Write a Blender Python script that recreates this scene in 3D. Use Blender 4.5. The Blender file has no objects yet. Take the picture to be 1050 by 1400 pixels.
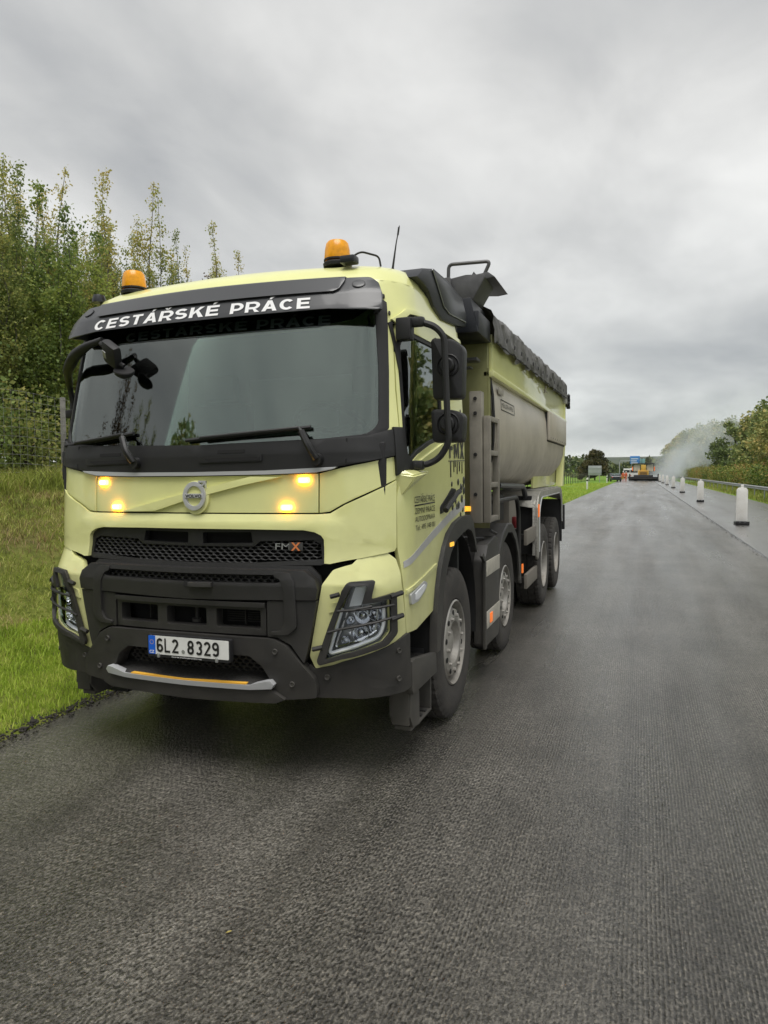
import bpy, bmesh, math, random
from math import sin, cos, pi, radians, sqrt, asin, acos, atan2, atan, degrees
from mathutils import Vector, Matrix, noise
from mathutils.geometry import tessellate_polygon
import numpy as np

SC = bpy.context.scene
COL = SC.collection
random.seed(7)
RNG = np.random.default_rng(7)

# ------------------------------------------------------------------ camera
cam_d = bpy.data.cameras.new('camera')
cam = bpy.data.objects.new('camera', cam_d); COL.objects.link(cam); SC.camera = cam
cam_d.sensor_fit = 'VERTICAL'; cam_d.sensor_height = 36.0
cam_d.lens = 36.0*970/1400
cam_d.clip_start = 0.05; cam_d.clip_end = 9000
cam.location = (0, 0, 1.74)
cam.rotation_euler = (radians(90-3.245), 0, radians(19.81))

# ------------------------------------------------------------------ world, sun, exposure
SC.view_settings.view_transform = 'Standard'; SC.view_settings.look = 'None'
SC.view_settings.exposure = 0.88; SC.view_settings.gamma = 1.0; SC.view_settings.use_curve_mapping = False
SUN_EL, SUN_AZ = radians(71), radians(162)      # azimuth measured clockwise from +Y
SC.cycles.volume_bounces = 3
world = bpy.data.worlds.new('World'); SC.world = world; world.use_nodes = True
def build_world():
    nt = world.node_tree; N = nt.nodes; L = nt.links; N.clear()
    out = N.new('ShaderNodeOutputWorld'); bg = N.new('ShaderNodeBackground'); L.new(bg.outputs[0], out.inputs[0])
    bg.inputs['Strength'].default_value = 0.1
    sky = N.new('ShaderNodeTexSky'); sky.sky_type = 'NISHITA'; sky.sun_disc = False
    sky.sun_elevation = SUN_EL; sky.sun_rotation = SUN_AZ
    tc = N.new('ShaderNodeTexCoord'); sep = N.new('ShaderNodeSeparateXYZ'); L.new(tc.outputs['Generated'], sep.inputs[0])
    def M(op, a, b=None, c=None, clamp=False):
        n = N.new('ShaderNodeMath'); n.operation = op; n.use_clamp = clamp
        for i, v in enumerate((a, b, c)):
            if v is None: continue
            if isinstance(v, (int, float)): n.inputs[i].default_value = v
            else: L.new(v, n.inputs[i])
        return n.outputs[0]
    z = M('MAXIMUM', sep.outputs['Z'], 0.0)
    zz = M('ADD', z, 0.16)
    px = M('DIVIDE', sep.outputs['X'], zz); py = M('DIVIDE', sep.outputs['Y'], zz)
    cb = N.new('ShaderNodeCombineXYZ'); L.new(px, cb.inputs[0]); L.new(py, cb.inputs[1])
    def noise_n(scale, det, rough, dist, off):
        m = N.new('ShaderNodeMapping'); m.inputs['Location'].default_value = off; m.inputs['Scale'].default_value = (1, .62, 1)
        m.inputs['Rotation'].default_value = (0, 0, radians(-38)); L.new(cb.outputs[0], m.inputs[0])
        t = N.new('ShaderNodeTexNoise'); t.inputs['Scale'].default_value = scale; t.inputs['Detail'].default_value = det
        t.inputs['Roughness'].default_value = rough; t.inputs['Distortion'].default_value = dist
        L.new(m.outputs[0], t.inputs[0]); return t.outputs['Fac']
    a = noise_n(0.85, 4, .5, .35, (3.1, 1.7, 0)); b = noise_n(2.6, 6, .55, .3, (7.3, 2.2, 0))
    s = M('ADD', M('MULTIPLY', a, .68), M('MULTIPLY', b, .32))
    r = N.new('ShaderNodeValToRGB'); L.new(s, r.inputs[0])
    e = r.color_ramp.elements
    e[0].position = .36; e[0].color = (.245, .25, .257, 1); e[1].position = .64; e[1].color = (.50, .498, .49, 1)
    k = e.new(.50); k.color = (.36, .36, .358, 1)
    # elevation tint: bluish grey layers low down, thin pale gap at the horizon
    el = N.new('ShaderNodeValToRGB'); L.new(z, el.inputs[0]); q = el.color_ramp.elements
    q[0].position = 0.0; q[0].color = (1.30, 1.33, 1.33, 1); q[1].position = .9; q[1].color = (1.04, 1.04, 1.03, 1)
    for p, c in ((.012, (1.32, 1.34, 1.33)), (.028, (1.12, 1.15, 1.16)), (.045, (.92, .955, .97)), (.10, (.93, .955, .96)), (.22, (.98, .99, .985)), (.42, (1.0, 1.0, .99))):
        x = q.new(p); x.color = (*c, 1)
    mul = N.new('ShaderNodeVectorMath'); mul.operation = 'MULTIPLY'; L.new(r.outputs[0], mul.inputs[0]); L.new(el.outputs[0], mul.inputs[1])
    sc = N.new('ShaderNodeVectorMath'); sc.operation = 'SCALE'; L.new(mul.outputs[0], sc.inputs[0]); sc.inputs['Scale'].default_value = 10.0
    mx = N.new('ShaderNodeMixRGB'); mx.inputs[0].default_value = .96; L.new(sky.outputs[0], mx.inputs[1]); L.new(sc.outputs[0], mx.inputs[2])
    L.new(mx.outputs[0], bg.inputs[0])
build_world()
sun_d = bpy.data.lights.new('sun', 'SUN'); sun_d.energy = 1.5; sun_d.angle = radians(40); sun_d.color = (1, .975, .94)
sun = bpy.data.objects.new('sun', sun_d); COL.objects.link(sun)
sd = Vector((sin(SUN_AZ)*cos(SUN_EL), cos(SUN_AZ)*cos(SUN_EL), sin(SUN_EL)))
sun.rotation_euler = sd.to_track_quat('Z', 'Y').to_euler()

# ------------------------------------------------------------------ helpers
def lerp(z, tab):
    if z <= tab[0][0]: return tab[0][1]
    for (a, b), (c, d) in zip(tab, tab[1:]):
        if z <= c: return b+(d-b)*(z-a)/(c-a)
    return tab[-1][1]

def mat(name, col, rough=.5, metal=0., var=.0, vscale=3., bump=0., bscale=60., col2=None, spec=.5, coat=0., emit=None, estr=0., stretch=None, lo=.35, hi=.65, detail=6, trans=0., dirt=None):
    m = bpy.data.materials.new(name); m.use_nodes = True
    nt = m.node_tree; N = nt.nodes; L = nt.links; b = N['Principled BSDF']
    b.inputs['Base Color'].default_value = (*col, 1); b.inputs['Roughness'].default_value = rough; b.inputs['Metallic'].default_value = metal
    b.inputs['Specular IOR Level'].default_value = spec; b.inputs['Coat Weight'].default_value = coat; b.inputs['Coat Roughness'].default_value = .05
    if emit: b.inputs['Emission Color'].default_value = (*emit, 1); b.inputs['Emission Strength'].default_value = estr
    tc = N.new('ShaderNodeTexCoord')
    src = tc.outputs['Object']
    if stretch:
        mp = N.new('ShaderNodeMapping'); mp.inputs['Scale'].default_value = stretch; L.new(src, mp.inputs[0]); src2 = mp.outputs[0]
    else: src2 = src
    if var > 0 or col2:
        t = N.new('ShaderNodeTexNoise'); t.inputs['Scale'].default_value = vscale; t.inputs['Detail'].default_value = detail; t.inputs['Roughness'].default_value = .6; L.new(src2, t.inputs[0])
        r = N.new('ShaderNodeValToRGB'); L.new(t.outputs['Fac'], r.inputs[0])
        c2 = col2 or tuple(c*(1-var) for c in col)
        r.color_ramp.elements[0].position = lo; r.color_ramp.elements[0].color = (*c2, 1)
        r.color_ramp.elements[1].position = hi; r.color_ramp.elements[1].color = (*col, 1)
        L.new(r.outputs[0], b.inputs['Base Color'])
    if dirt:   # (colour, z top, z span): road grime thicker towards the ground on the thing itself, broken by noise
        dc, z1, z0 = dirt
        sp = N.new('ShaderNodeSeparateXYZ'); g = N.new('ShaderNodeNewGeometry'); L.new(g.outputs['Position'], sp.inputs[0])
        mr = N.new('ShaderNodeMapRange'); mr.inputs[1].default_value = z1; mr.inputs[2].default_value = z0; mr.inputs[3].default_value = 0; mr.inputs[4].default_value = 1; L.new(sp.outputs[2], mr.inputs[0])
        t2 = N.new('ShaderNodeTexNoise'); t2.inputs['Scale'].default_value = 7; t2.inputs['Detail'].default_value = 8; L.new(src, t2.inputs[0])
        mm = N.new('ShaderNodeMath'); mm.operation = 'MULTIPLY'; mm.use_clamp = True; L.new(mr.outputs[0], mm.inputs[0]); L.new(t2.outputs['Fac'], mm.inputs[1])
        mx = N.new('ShaderNodeMixRGB'); L.new(mm.outputs[0], mx.inputs[0]); mx.inputs[2].default_value = (*dc, 1)
        if var > 0 or col2: L.new(r.outputs[0], mx.inputs[1])
        else: mx.inputs[1].default_value = (*col, 1)
        L.new(mx.outputs[0], b.inputs['Base Color'])
        ra = N.new('ShaderNodeMath'); ra.operation = 'MULTIPLY_ADD'; L.new(mm.outputs[0], ra.inputs[0]); ra.inputs[1].default_value = .5; ra.inputs[2].default_value = rough; ra.use_clamp = True
        L.new(ra.outputs[0], b.inputs['Roughness'])
    if bump > 0:
        t = N.new('ShaderNodeTexNoise'); t.inputs['Scale'].default_value = bscale; t.inputs['Detail'].default_value = 4; L.new(src2, t.inputs[0])
        bp = N.new('ShaderNodeBump'); bp.inputs['Strength'].default_value = bump; bp.inputs['Distance'].default_value = .02; L.new(t.outputs['Fac'], bp.inputs['Height']); L.new(bp.outputs[0], b.inputs['Normal'])
    return m

def finish(bm, ang=35, recalc=True):
    if recalc: bmesh.ops.recalc_face_normals(bm, faces=bm.faces)
    ca = radians(ang)
    for f in bm.faces: f.smooth = True
    for e in bm.edges:
        if len(e.link_faces) == 2:
            if e.calc_face_angle(0) > ca: e.smooth = False
def ob(name, bm, m, parent=None, loc=(0, 0, 0), rot=(0, 0, 0), ang=35, recalc=True, stuff=False):
    finish(bm, ang, recalc)
    me = bpy.data.meshes.new(name); bm.to_mesh(me); bm.free(); me.materials.append(m)
    return link(name, me, parent, loc, rot, stuff)
def link(name, me, parent=None, loc=(0, 0, 0), rot=(0, 0, 0), stuff=False):
    o = bpy.data.objects.new(name, me); COL.objects.link(o); o.location = loc; o.rotation_euler = rot
    if parent: o.parent = parent
    if stuff: o['kind'] = 'stuff'
    return o
def tag(o, label, cat, group=None):
    o['label'] = label; o['category'] = cat
    if group: o['group'] = group
    return o
def empty(name, loc, label, cat, group=None, rz=0):
    o = bpy.data.objects.new(name, None); COL.objects.link(o); o.location = loc; o.rotation_euler = (0, 0, rz); o.empty_display_size = .3
    return tag(o, label, cat, group)
def struct(o): o['kind'] = 'structure'; return o
def copy_tree(o, parent=None):
    c = o.copy(); COL.objects.link(c); c.parent = parent
    for ch in o.children: copy_tree(ch, c)
    return c
B = bmesh.new
def box(bm, c, s, rot=None, bev=0.):
    r = bmesh.ops.create_cube(bm, size=1)
    vs = r['verts']
    bmesh.ops.scale(bm, vec=s, verts=vs)
    if bev > 0:
        es = list({e for v in vs for e in v.link_edges})
        rr = bmesh.ops.bevel(bm, geom=es, offset=bev, segments=2, affect='EDGES', profile=.6)
        vs = list({v for v in rr['verts']} | {v for f in rr['faces'] for v in f.verts} | {v for v in vs if v.is_valid})
    if rot: bmesh.ops.rotate(bm, cent=(0, 0, 0), matrix=rot if isinstance(rot, Matrix) else Matrix.Rotation(rot[1], 3, rot[0]), verts=vs)
    bmesh.ops.translate(bm, vec=c, verts=vs)
    return vs
def boxr(bm, x0, x1, y0, y1, z0, z1, bev=0.):
    return box(bm, ((x0+x1)/2, (y0+y1)/2, (z0+z1)/2), (abs(x1-x0), abs(y1-y0), abs(z1-z0)), bev=bev)
def tube(bm, pts, r, seg=10, cap=True, rads=None):
    pts = [Vector(p) for p in pts]; n = len(pts); rings = []
    up = None
    for i, p in enumerate(pts):
        d = (pts[min(i+1, n-1)]-pts[max(i-1, 0)]).normalized()
        if up is None:
            up = Vector((0, 0, 1)) if abs(d.z) < .9 else Vector((1, 0, 0))
        a = d.cross(up).normalized(); up = a.cross(d).normalized()
        rr = rads[i] if rads else r
        rings.append([bm.verts.new(p+(a*cos(2*pi*k/seg)+up*sin(2*pi*k/seg))*rr) for k in range(seg)])
    for A, C in zip(rings, rings[1:]):
        for k in range(seg): bm.faces.new((A[k], A[(k+1) % seg], C[(k+1) % seg], C[k]))
    if cap:
        bm.faces.new(rings[0][::-1]); bm.faces.new(rings[-1])
    return rings
def curve_pts(pts, r=.06, n=5):
    """polyline with rounded corners"""
    pts = [Vector(p) for p in pts]; out = [pts[0]]
    for a, b, c in zip(pts, pts[1:], pts[2:]):
        d1 = (a-b); d2 = (c-b); rr = min(r, d1.length*.45, d2.length*.45)
        p1 = b+d1.normalized()*rr; p2 = b+d2.normalized()*rr
        for i in range(n+1):
            t = i/n; out.append(p1*(1-t)**2+b*2*t*(1-t)+p2*t*t)
    out.append(pts[-1]); return out
def lathe(bm, prof, seg=32, axis='z', c=(0, 0, 0), mod=None):
    """profile (radius, height); open profile revolved"""
    rings = []
    for j, (r, h) in enumerate(prof):
        ring = []
        for k in range(seg):
            a = 2*pi*k/seg; rr = r if mod is None else mod(j, k, r)
            if axis == 'z': v = (c[0]+rr*cos(a), c[1]+rr*sin(a), c[2]+h)
            elif axis == 'x': v = (c[0]+h, c[1]+rr*cos(a), c[2]+rr*sin(a))
            else: v = (c[0]+rr*cos(a), c[1]+h, c[2]+rr*sin(a))
            ring.append(bm.verts.new(v))
        rings.append(ring)
    for A, C in zip(rings, rings[1:]):
        for k in range(seg): bm.faces.new((A[k], A[(k+1) % seg], C[(k+1) % seg], C[k]))
    return rings
def disc_cap(bm, ring): bm.faces.new(ring)
def prism(bm, poly, fn, a, b, bev=0.):
    """poly of 2D pts, fn(u,v,w)->3D, extruded w from a to b"""
    A = [bm.verts.new(fn(u, v, a)) for u, v in poly]; C = [bm.verts.new(fn(u, v, b)) for u, v in poly]
    n = len(poly); fs = [bm.faces.new(A), bm.faces.new(C[::-1])]
    for i in range(n): fs.append(bm.faces.new((A[i], C[i], C[(i+1) % n], A[(i+1) % n])))
    bmesh.ops.recalc_face_normals(bm, faces=fs)
    if bev > 0:
        es = list({e for f in fs for e in f.edges if e.calc_face_angle(0) > radians(30)})
        bmesh.ops.bevel(bm, geom=es, offset=bev, segments=2, affect='EDGES', profile=.6)
YZ = lambda u, v, w: (w, u, v)     # u=y v=z w=x
XZ = lambda u, v, w: (u, w, v)
XY = lambda u, v, w: (u, v, w)
def rnd(poly, r, n=3):
    """fillet the corners of a closed 2D polygon; r may be a number or a list"""
    P = [Vector(p) for p in poly]; m = len(P); out = []
    for i in range(m):
        a, b, c = P[i-1], P[i], P[(i+1) % m]; ri = r[i] if isinstance(r, (list, tuple)) else r
        if ri <= 0: out.append(tuple(b)); continue
        d1 = a-b; d2 = c-b; rr = min(ri, d1.length*.45, d2.length*.45)
        p1 = b+d1.normalized()*rr; p2 = b+d2.normalized()*rr
        for k in range(n+1):
            t = k/n; out.append(tuple(p1*(1-t)**2+b*2*t*(1-t)+p2*t*t))
    return out
def mir(h):
    """half outline given from the centre (u>=0) going round -> whole symmetrical outline"""
    return list(h)+[(-u, v) for u, v in reversed(h) if abs(u) > 1e-6]
def flip(poly): return [(-u, v) for u, v in poly]
def panel_bm(bm, outline, fn, off=0., thick=.02, holes=(), grid=(.08, .12), bev=.004, offfn=None):
    loops = [[Vector((u, v, 0)) for u, v in outline]]+[[Vector((u, v, 0)) for u, v in h] for h in holes]
    tri = tessellate_polygon(loops)
    t = bmesh.new(); vs = [t.verts.new(p) for lp in loops for p in lp]
    for a, b, c in tri:
        try: t.faces.new((vs[a], vs[b], vs[c]))
        except ValueError: pass
    us = [p.x for p in loops[0]]; ws = [p.y for p in loops[0]]
    for lo_, hi_, g, no in ((min(us), max(us), grid[0], (1, 0, 0)), (min(ws), max(ws), grid[1], (0, 1, 0))):
        if g <= 0: continue
        k = math.floor(lo_/g)+1
        while k*g < hi_-1e-4:
            bmesh.ops.bisect_plane(t, geom=t.verts[:]+t.edges[:]+t.faces[:], plane_co=(k*g*no[0], k*g*no[1], 0), plane_no=no, dist=1e-5); k += 1
    t.verts.index_update()
    top = {}; bot = {}
    for v in t.verts:
        o = off+(offfn(v.co.x, v.co.y) if offfn else 0)
        top[v.index] = bm.verts.new(fn(v.co.x, v.co.y, o)); bot[v.index] = bm.verts.new(fn(v.co.x, v.co.y, o-thick))
    fs = []
    for f in t.faces:
        ids = [v.index for v in f.verts]
        fs.append(bm.faces.new([top[i] for i in ids])); fs.append(bm.faces.new([bot[i] for i in reversed(ids)]))
    rim = []
    for e in t.edges:
        if len(e.link_faces) == 1:
            f = e.link_faces[0]; a, b = e.verts
            ids = [v.index for v in f.verts]; ia = ids.index(a.index)
            if ids[(ia+1) % len(ids)] != b.index: a, b = b, a
            fs.append(bm.faces.new((top[b.index], top[a.index], bot[a.index], bot[b.index])))
            ee = bm.edges.get((top[a.index], top[b.index]))
            if ee: rim.append(ee)
    t.free()
    if bev > 0:
        bmesh.ops.bevel(bm, geom=rim, offset=bev, segments=2, affect='EDGES', profile=.6, clamp_overlap=True)
def panel(name, outline, fn, m, parent, off=0., thick=.02, holes=(), grid=(.08, .12), bev=.004, offfn=None, ang=40):
    bm = B(); panel_bm(bm, outline, fn, off, thick, holes, grid, bev, offfn)
    return ob(name, bm, m, parent, ang=ang)
_TX = {}
def text_bm(bm, s, u0, v0, width, height, fn, off=0.0, bold=0., spacing=1., shear=0., depth=0., res=3, fit=True):
    """flat lettering of the built-in font, scaled to width x height (cap height) and laid on a surface"""
    cu = bpy.data.curves.new('t', 'FONT'); cu.body = s; cu.size = 1; cu.resolution_u = res; cu.offset = bold; cu.space_character = spacing; cu.shear = shear
    o = bpy.data.objects.new('t', cu); COL.objects.link(o)
    dg = bpy.context.evaluated_depsgraph_get(); me = o.evaluated_get(dg).to_mesh()
    co = np.array([v.co[:] for v in me.vertices]); x0, x1 = co[:, 0].min(), co[:, 0].max()
    # cap height from the letter H
    if 'cap' not in _TX:
        c2 = bpy.data.curves.new('t2', 'FONT'); c2.body = 'H'; c2.size = 1; o2 = bpy.data.objects.new('t2', c2); COL.objects.link(o2)
        dg = bpy.context.evaluated_depsgraph_get(); m2 = o2.evaluated_get(dg).to_mesh(); _TX['cap'] = max(v.co.y for v in m2.vertices)
        bpy.data.objects.remove(o2); bpy.data.curves.remove(c2)
        dg = bpy.context.evaluated_depsgraph_get(); me = o.evaluated_get(dg).to_mesh()
    cap = _TX['cap']; sy = height/cap; sx = width/(x1-x0) if fit else sy
    vs = [bm.verts.new(fn(u0+(v.co.x-x0)*sx, v0+v.co.y*sy, off)) for v in me.vertices]
    fs = []
    for p in me.polygons:
        try: fs.append(bm.faces.new([vs[i] for i in p.vertices]))
        except ValueError: pass
    if depth > 0:
        r = bmesh.ops.extrude_face_region(bm, geom=fs)
        d = Vector(fn(u0, v0, off+depth))-Vector(fn(u0, v0, off))
        bmesh.ops.translate(bm, vec=d, verts=[g for g in r['geom'] if isinstance(g, bmesh.types.BMVert)])
    bpy.data.objects.remove(o); bpy.data.curves.remove(cu)
# ---- a bold grotesque lettering drawn as strokes ---------------------
def _arc(cx, cy, rx, ry, a0, a1, n=12): return [(cx+rx*cos(radians(a0+(a1-a0)*k/n)), cy+ry*sin(radians(a0+(a1-a0)*k/n))) for k in range(n+1)]
def glyph(ch, t):
    """-> width, strokes (centre lines), polygons; cap height 1"""
    m = t/2; S_ = []; P = []
    base = {'Á': 'A', 'Ř': 'R', 'É': 'E', 'Í': 'I'}.get(ch, ch); W = {'C': .76, 'E': .66, 'S': .70, 'T': .66, 'A': .80, 'R': .76, 'K': .76, 'P': .70, 'L': .56, 'F': .6, 'M': .86, 'X': .74, 'I': t}.get(base, .60)
    c = W/2; h = (.5-m)/2
    if base == 'C': S_ = [_arc(c, .5, c-m, .5-m, 42, 318, 22)]
    elif base == 'E': S_ = [[(W, 1-m), (m, 1-m), (m, m), (W, m)], [(t, .51), (W-.05, .51)]]
    elif base == 'F': S_ = [[(W, 1-m), (m, 1-m), (m, 0)], [(t, .52), (W-.08, .52)]]
    elif base == 'L': S_ = [[(m, 1), (m, m), (W, m)]]
    elif base == 'I': S_ = [[(m, 0), (m, 1)]]
    elif base == 'T': S_ = [[(0, 1-m), (W, 1-m)], [(c, 1-t), (c, 0)]]
    elif base == 'S': S_ = [_arc(c, .5+h, c-m, h, 28, 270, 14)+_arc(c, .5-h, c-m, h, 90, -152, 14)[1:]]
    elif base == 'A':
        d = t*1.12; P = [[(0, 0), (d, 0), (c+d/2-.0, 1), (c-d/2, 1)], [(W, 0), (c+d/2, 1), (c, .78), (W-d, 0)]]; S_ = [[(.2*W+.05, .30), (W-.2*W-.05, .30)]]
    elif base in 'RP':
        b = .27 if base == 'R' else .29; yb = 1-m-b*2+.03; r_ = (1-m-yb)/2
        S_ = [[(m, 0), (m, 1)], [(t, 1-m), (W-r_-.06, 1-m)]+_arc(W-r_-.08 if base == 'R' else W-r_-m+.02, yb+r_, r_+.0, r_, 90, -90, 10)[1:]+[(t, yb)]]
        if base == 'R': P = [[(.40, yb-m+.02), (.40+t*.4, yb+m*.2), (W+.02, 0), (W-t*1.15, 0)]]
    elif base == 'K': S_ = [[(m, 0), (m, 1)]]; P = [[(t, .28), (t, .54), (W-t*1.25, 1), (W-.01, 1)], [(.30, .60), (.44, .72), (W+.02, 0), (W-t*1.2, 0)]]
    elif base == 'M': S_ = [[(m, 0), (m, 1)], [(W-m, 0), (W-m, 1)]]; P = [[(t, 1), (t, .62), (c, 0), (c, .40)], [(W-t, 1), (W-t, .62), (c, 0), (c, .40)]]
    elif base == 'X': P = [[(0, 0), (t*1.15, 0), (W, 1), (W-t*1.15, 1)], [(W-t*1.15, 0), (W, 0), (t*1.15, 1), (0, 1)]]
    elif base == '2': S_ = [_arc(c, 1-c+.0, c-m, c-m, 165, -20, 12)+[(m+.02, m), (W, m)]]
    elif base == '3': S_ = [_arc(c, .5+h, c-m, h, 150, -90, 12), _arc(c, .5-h, c-m, h, 90, -150, 12)]
    elif base == '8': S_ = [_arc(c, .5+h, c-m-.02, h, 0, 360, 20), _arc(c, .5-h, c-m, h, 0, 360, 20)]
    elif base in '69':
        hb = .30; q = [_arc(c, hb, c-m, hb-m, 0, 360, 22), [(m, hb), (m, .66)]+_arc(c, .70, c-m, .30-m, 180, 30, 12)]
        S_ = q if base == '6' else [[(W-x, 1-y) for x, y in s] for s in q]
    if ch in 'ÁÉÍ': P.append([(c-.05, 1.10), (c+.07, 1.10), (c+.22, 1.32), (c+.02, 1.32)])
    if ch == 'Ř': P.append([(c-.21, 1.30), (c-.08, 1.10), (c+.08, 1.10), (c+.21, 1.30), (c+.07, 1.30), (c, 1.19), (c-.07, 1.30)])
    return W, S_, P
def stroke_text(bm, s, u0, v0, width, height, fn, off, t=.2, gap=.13, space=.42):
    items = []; x = 0
    for ch in s:
        if ch == ' ': x += space; continue
        W, S_, P = glyph(ch, t); items.append((x, S_, P)); x += W+gap
    tot = x-gap; sx = width/tot; lift = 0
    def put(pts, faces):
        nonlocal lift
        lift = (lift+1) % 4; o = off+lift*.00025
        vs = [bm.verts.new(fn(u0+a*sx, v0+b_*height, o)) for a, b_ in pts]
        for f in faces: bm.faces.new([vs[i] for i in f])
    for x0, S_, P in items:
        for L_ in S_:
            n = len(L_); A = []
            closed = n > 4 and abs(L_[0][0]-L_[-1][0])+abs(L_[0][1]-L_[-1][1]) < 1e-6
            for i, p in enumerate(L_):
                pr = L_[i-1] if i > 0 else (L_[-2] if closed else p); nx_ = L_[i+1] if i < n-1 else (L_[1] if closed else p)
                d1 = Vector(p)-Vector(pr); d2 = Vector(nx_)-Vector(p)
                if d1.length < 1e-9: d1 = d2
                if d2.length < 1e-9: d2 = d1
                d1.normalize(); d2.normalize(); n1 = Vector((-d1.y, d1.x)); n2 = Vector((-d2.y, d2.x)); b_ = (n1+n2).normalized(); k = min(1.6, 1/max(.3, b_.dot(n1)))
                A.append((Vector(p)+b_*t/2*k, Vector(p)-b_*t/2*k))
            pts = [(x0+q.x, q.y) for a in A for q in a]
            put(pts, [(2*i, 2*i+1, 2*i+3, 2*i+2) for i in range(n-1)])
        for poly in P: put([(x0+a, b_) for a, b_ in poly], [tuple(range(len(poly)))])

# ================================================================== MATERIALS
M = {}
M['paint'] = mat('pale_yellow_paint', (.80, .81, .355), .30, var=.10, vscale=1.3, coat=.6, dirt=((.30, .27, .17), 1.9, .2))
M['paint_shade'] = mat('shade_darkened_yellow_paint', (.30, .30, .12), .5, var=.35, vscale=2.5, dirt=((.12, .11, .08), 2.6, .8))  # yellow paint darkened in colour for the shade behind the cab, plus dirt
M['plastic'] = mat('charcoal_plastic', (.014, .014, .0145), .46, var=.3, vscale=4, bump=.12, bscale=700, dirt=((.085, .078, .066), 1.35, .1))
M['plastic2'] = mat('dark_gloss_plastic', (.022, .024, .027), .32, var=.2, vscale=4)
M['visor'] = mat('visor_plastic', (.036, .038, .042), .34, var=.12, vscale=3, coat=.2)
M['black'] = mat('black_rubber', (.012, .012, .013), .6)
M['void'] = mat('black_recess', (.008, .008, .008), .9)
M['chassis'] = mat('chassis_black', (.022, .021, .02), .65, var=.4, vscale=8, dirt=((.06, .055, .048), 1.3, .2))
M['seat'] = mat('seat_cloth', (.022, .022, .023), .9)
M['interior'] = mat('interior_grey', (.022, .024, .022), .8)
M['silver'] = mat('silver_trim', (.55, .56, .57), .32, metal=.35)
M['chrome'] = mat('chrome', (.75, .76, .78), .12, metal=1.)
M['alu'] = mat('wheel_aluminium', (.50, .49, .46), .42, metal=.45, var=.35, vscale=9, dirt=((.20, .165, .12), 1.15, .1))
M['tyre'] = mat('tyre_rubber', (.035, .033, .031), .85, var=.35, vscale=6, bump=.25, bscale=120, col2=(.062, .056, .048), lo=.3, hi=.7)
M['tank'] = mat('grey_cover', (.040, .039, .037), .55, var=.4, vscale=4, bump=.08, bscale=300, dirt=((.13, .12, .10), 1.2, .2))
M['stripe'] = mat('cream_reflective_strip', (.52, .49, .42), .45, var=.3, vscale=14, stretch=(1, 1, 1))
M['greystripe'] = mat('silver_grey_stripe', (.47, .47, .47), .38, var=.12, vscale=10)
M['steel'] = mat('painted_steel_bed', (.62, .565, .47), .33, metal=.1, var=.22, vscale=1.1, bump=.05, bscale=3, dirt=((.15, .13, .10), 2.4, 1.2))
M['steelframe'] = mat('dusty_steel', (.34, .315, .26), .6, metal=.1, var=.35, vscale=7, dirt=((.10, .09, .08), 2.3, 1.1))
M['navy'] = mat('blue_black_steel', (.009, .011, .016), .42, var=.25, vscale=4)
M['hood'] = mat('grey_steel_sheet', (.12, .12, .122), .4, metal=.3, var=.4, vscale=6)
M['tarp'] = mat('grey_tarp', (.17, .166, .16), .62, var=.4, vscale=7, bump=.5, bscale=26)
M['amber'] = mat('amber_beacon', (.80, .33, .003), .25, var=.3, vscale=30, emit=(1, .42, .002), estr=.07)
M['led'] = mat('lit_amber_led', (1, .5, .05), .3, emit=(1, .36, .03), estr=14)
M['ledcore'] = mat('lit_amber_led_core', (1, .8, .2), .3, emit=(1, .75, .22), estr=22)
M['orange'] = mat('orange_reflector', (.85, .16, .03), .3, emit=(1, .25, .03), estr=.25)
M['marker'] = mat('amber_marker', (.85, .42, .04), .3, emit=(1, .5, .05), estr=.5)
M['white'] = mat('white_print', (.82, .82, .82), .5)
M['platewhite'] = mat('plate_white', (.74, .74, .71), .4, var=.06, vscale=20)
M['blue'] = mat('plate_blue', (.01, .12, .62), .4)
M['ink'] = mat('black_ink', (.012, .012, .012), .5)
M['greyink'] = mat('dark_grey_decal', (.055, .055, .05), .5, var=.3, vscale=30)
M['bandtext'] = mat('dark_band_text', (.012, .022, .02), .3)
M['yellowline'] = mat('yellow_line', (.78, .42, .05), .5)
M['grit'] = mat('gritty_step', (.045, .043, .04), .9, var=.6, vscale=80, bump=.6, bscale=160)
M['lens'] = mat('lamp_white', (.8, .82, .84), .2, spec=.8)
M['lensgrey'] = mat('lamp_grey', (.42, .43, .44), .25, metal=.5)
def glass_mat(name, tint, refl, rough=.02, ior=1.5):
    m = bpy.data.materials.new(name); m.use_nodes = True; nt = m.node_tree; N = nt.nodes; L = nt.links
    N.remove(N['Principled BSDF']); out = N['Material Output']
    g = N.new('ShaderNodeBsdfGlossy'); g.inputs['Roughness'].default_value = rough; g.inputs['Color'].default_value = (.93, 1, .96, 1)
    t = N.new('ShaderNodeBsdfTransparent'); t.inputs['Color'].default_value = (*tint, 1)
    f = N.new('ShaderNodeFresnel'); f.inputs['IOR'].default_value = ior
    a = N.new('ShaderNodeMath'); a.operation = 'MULTIPLY_ADD'; a.use_clamp = True; a.inputs[1].default_value = 1.0; a.inputs[2].default_value = refl; L.new(f.outputs[0], a.inputs[0])
    mx = N.new('ShaderNodeMixShader'); L.new(a.outputs[0], mx.inputs[0]); L.new(t.outputs[0], mx.inputs[1]); L.new(g.outputs[0], mx.inputs[2]); L.new(mx.outputs[0], out.inputs[0])
    return m
M['glass'] = glass_mat('windscreen_glass', (.62, .72, .67), .115)
M['sideglass'] = glass_mat('side_glass', (.58, .66, .62), .16)
M['lampglass'] = glass_mat('lamp_glass', (.96, .97, .98), .01, ior=1.12)
M['mirror'] = mat('mirror_glass', (.6, .62, .63), .03, metal=1.)
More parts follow.
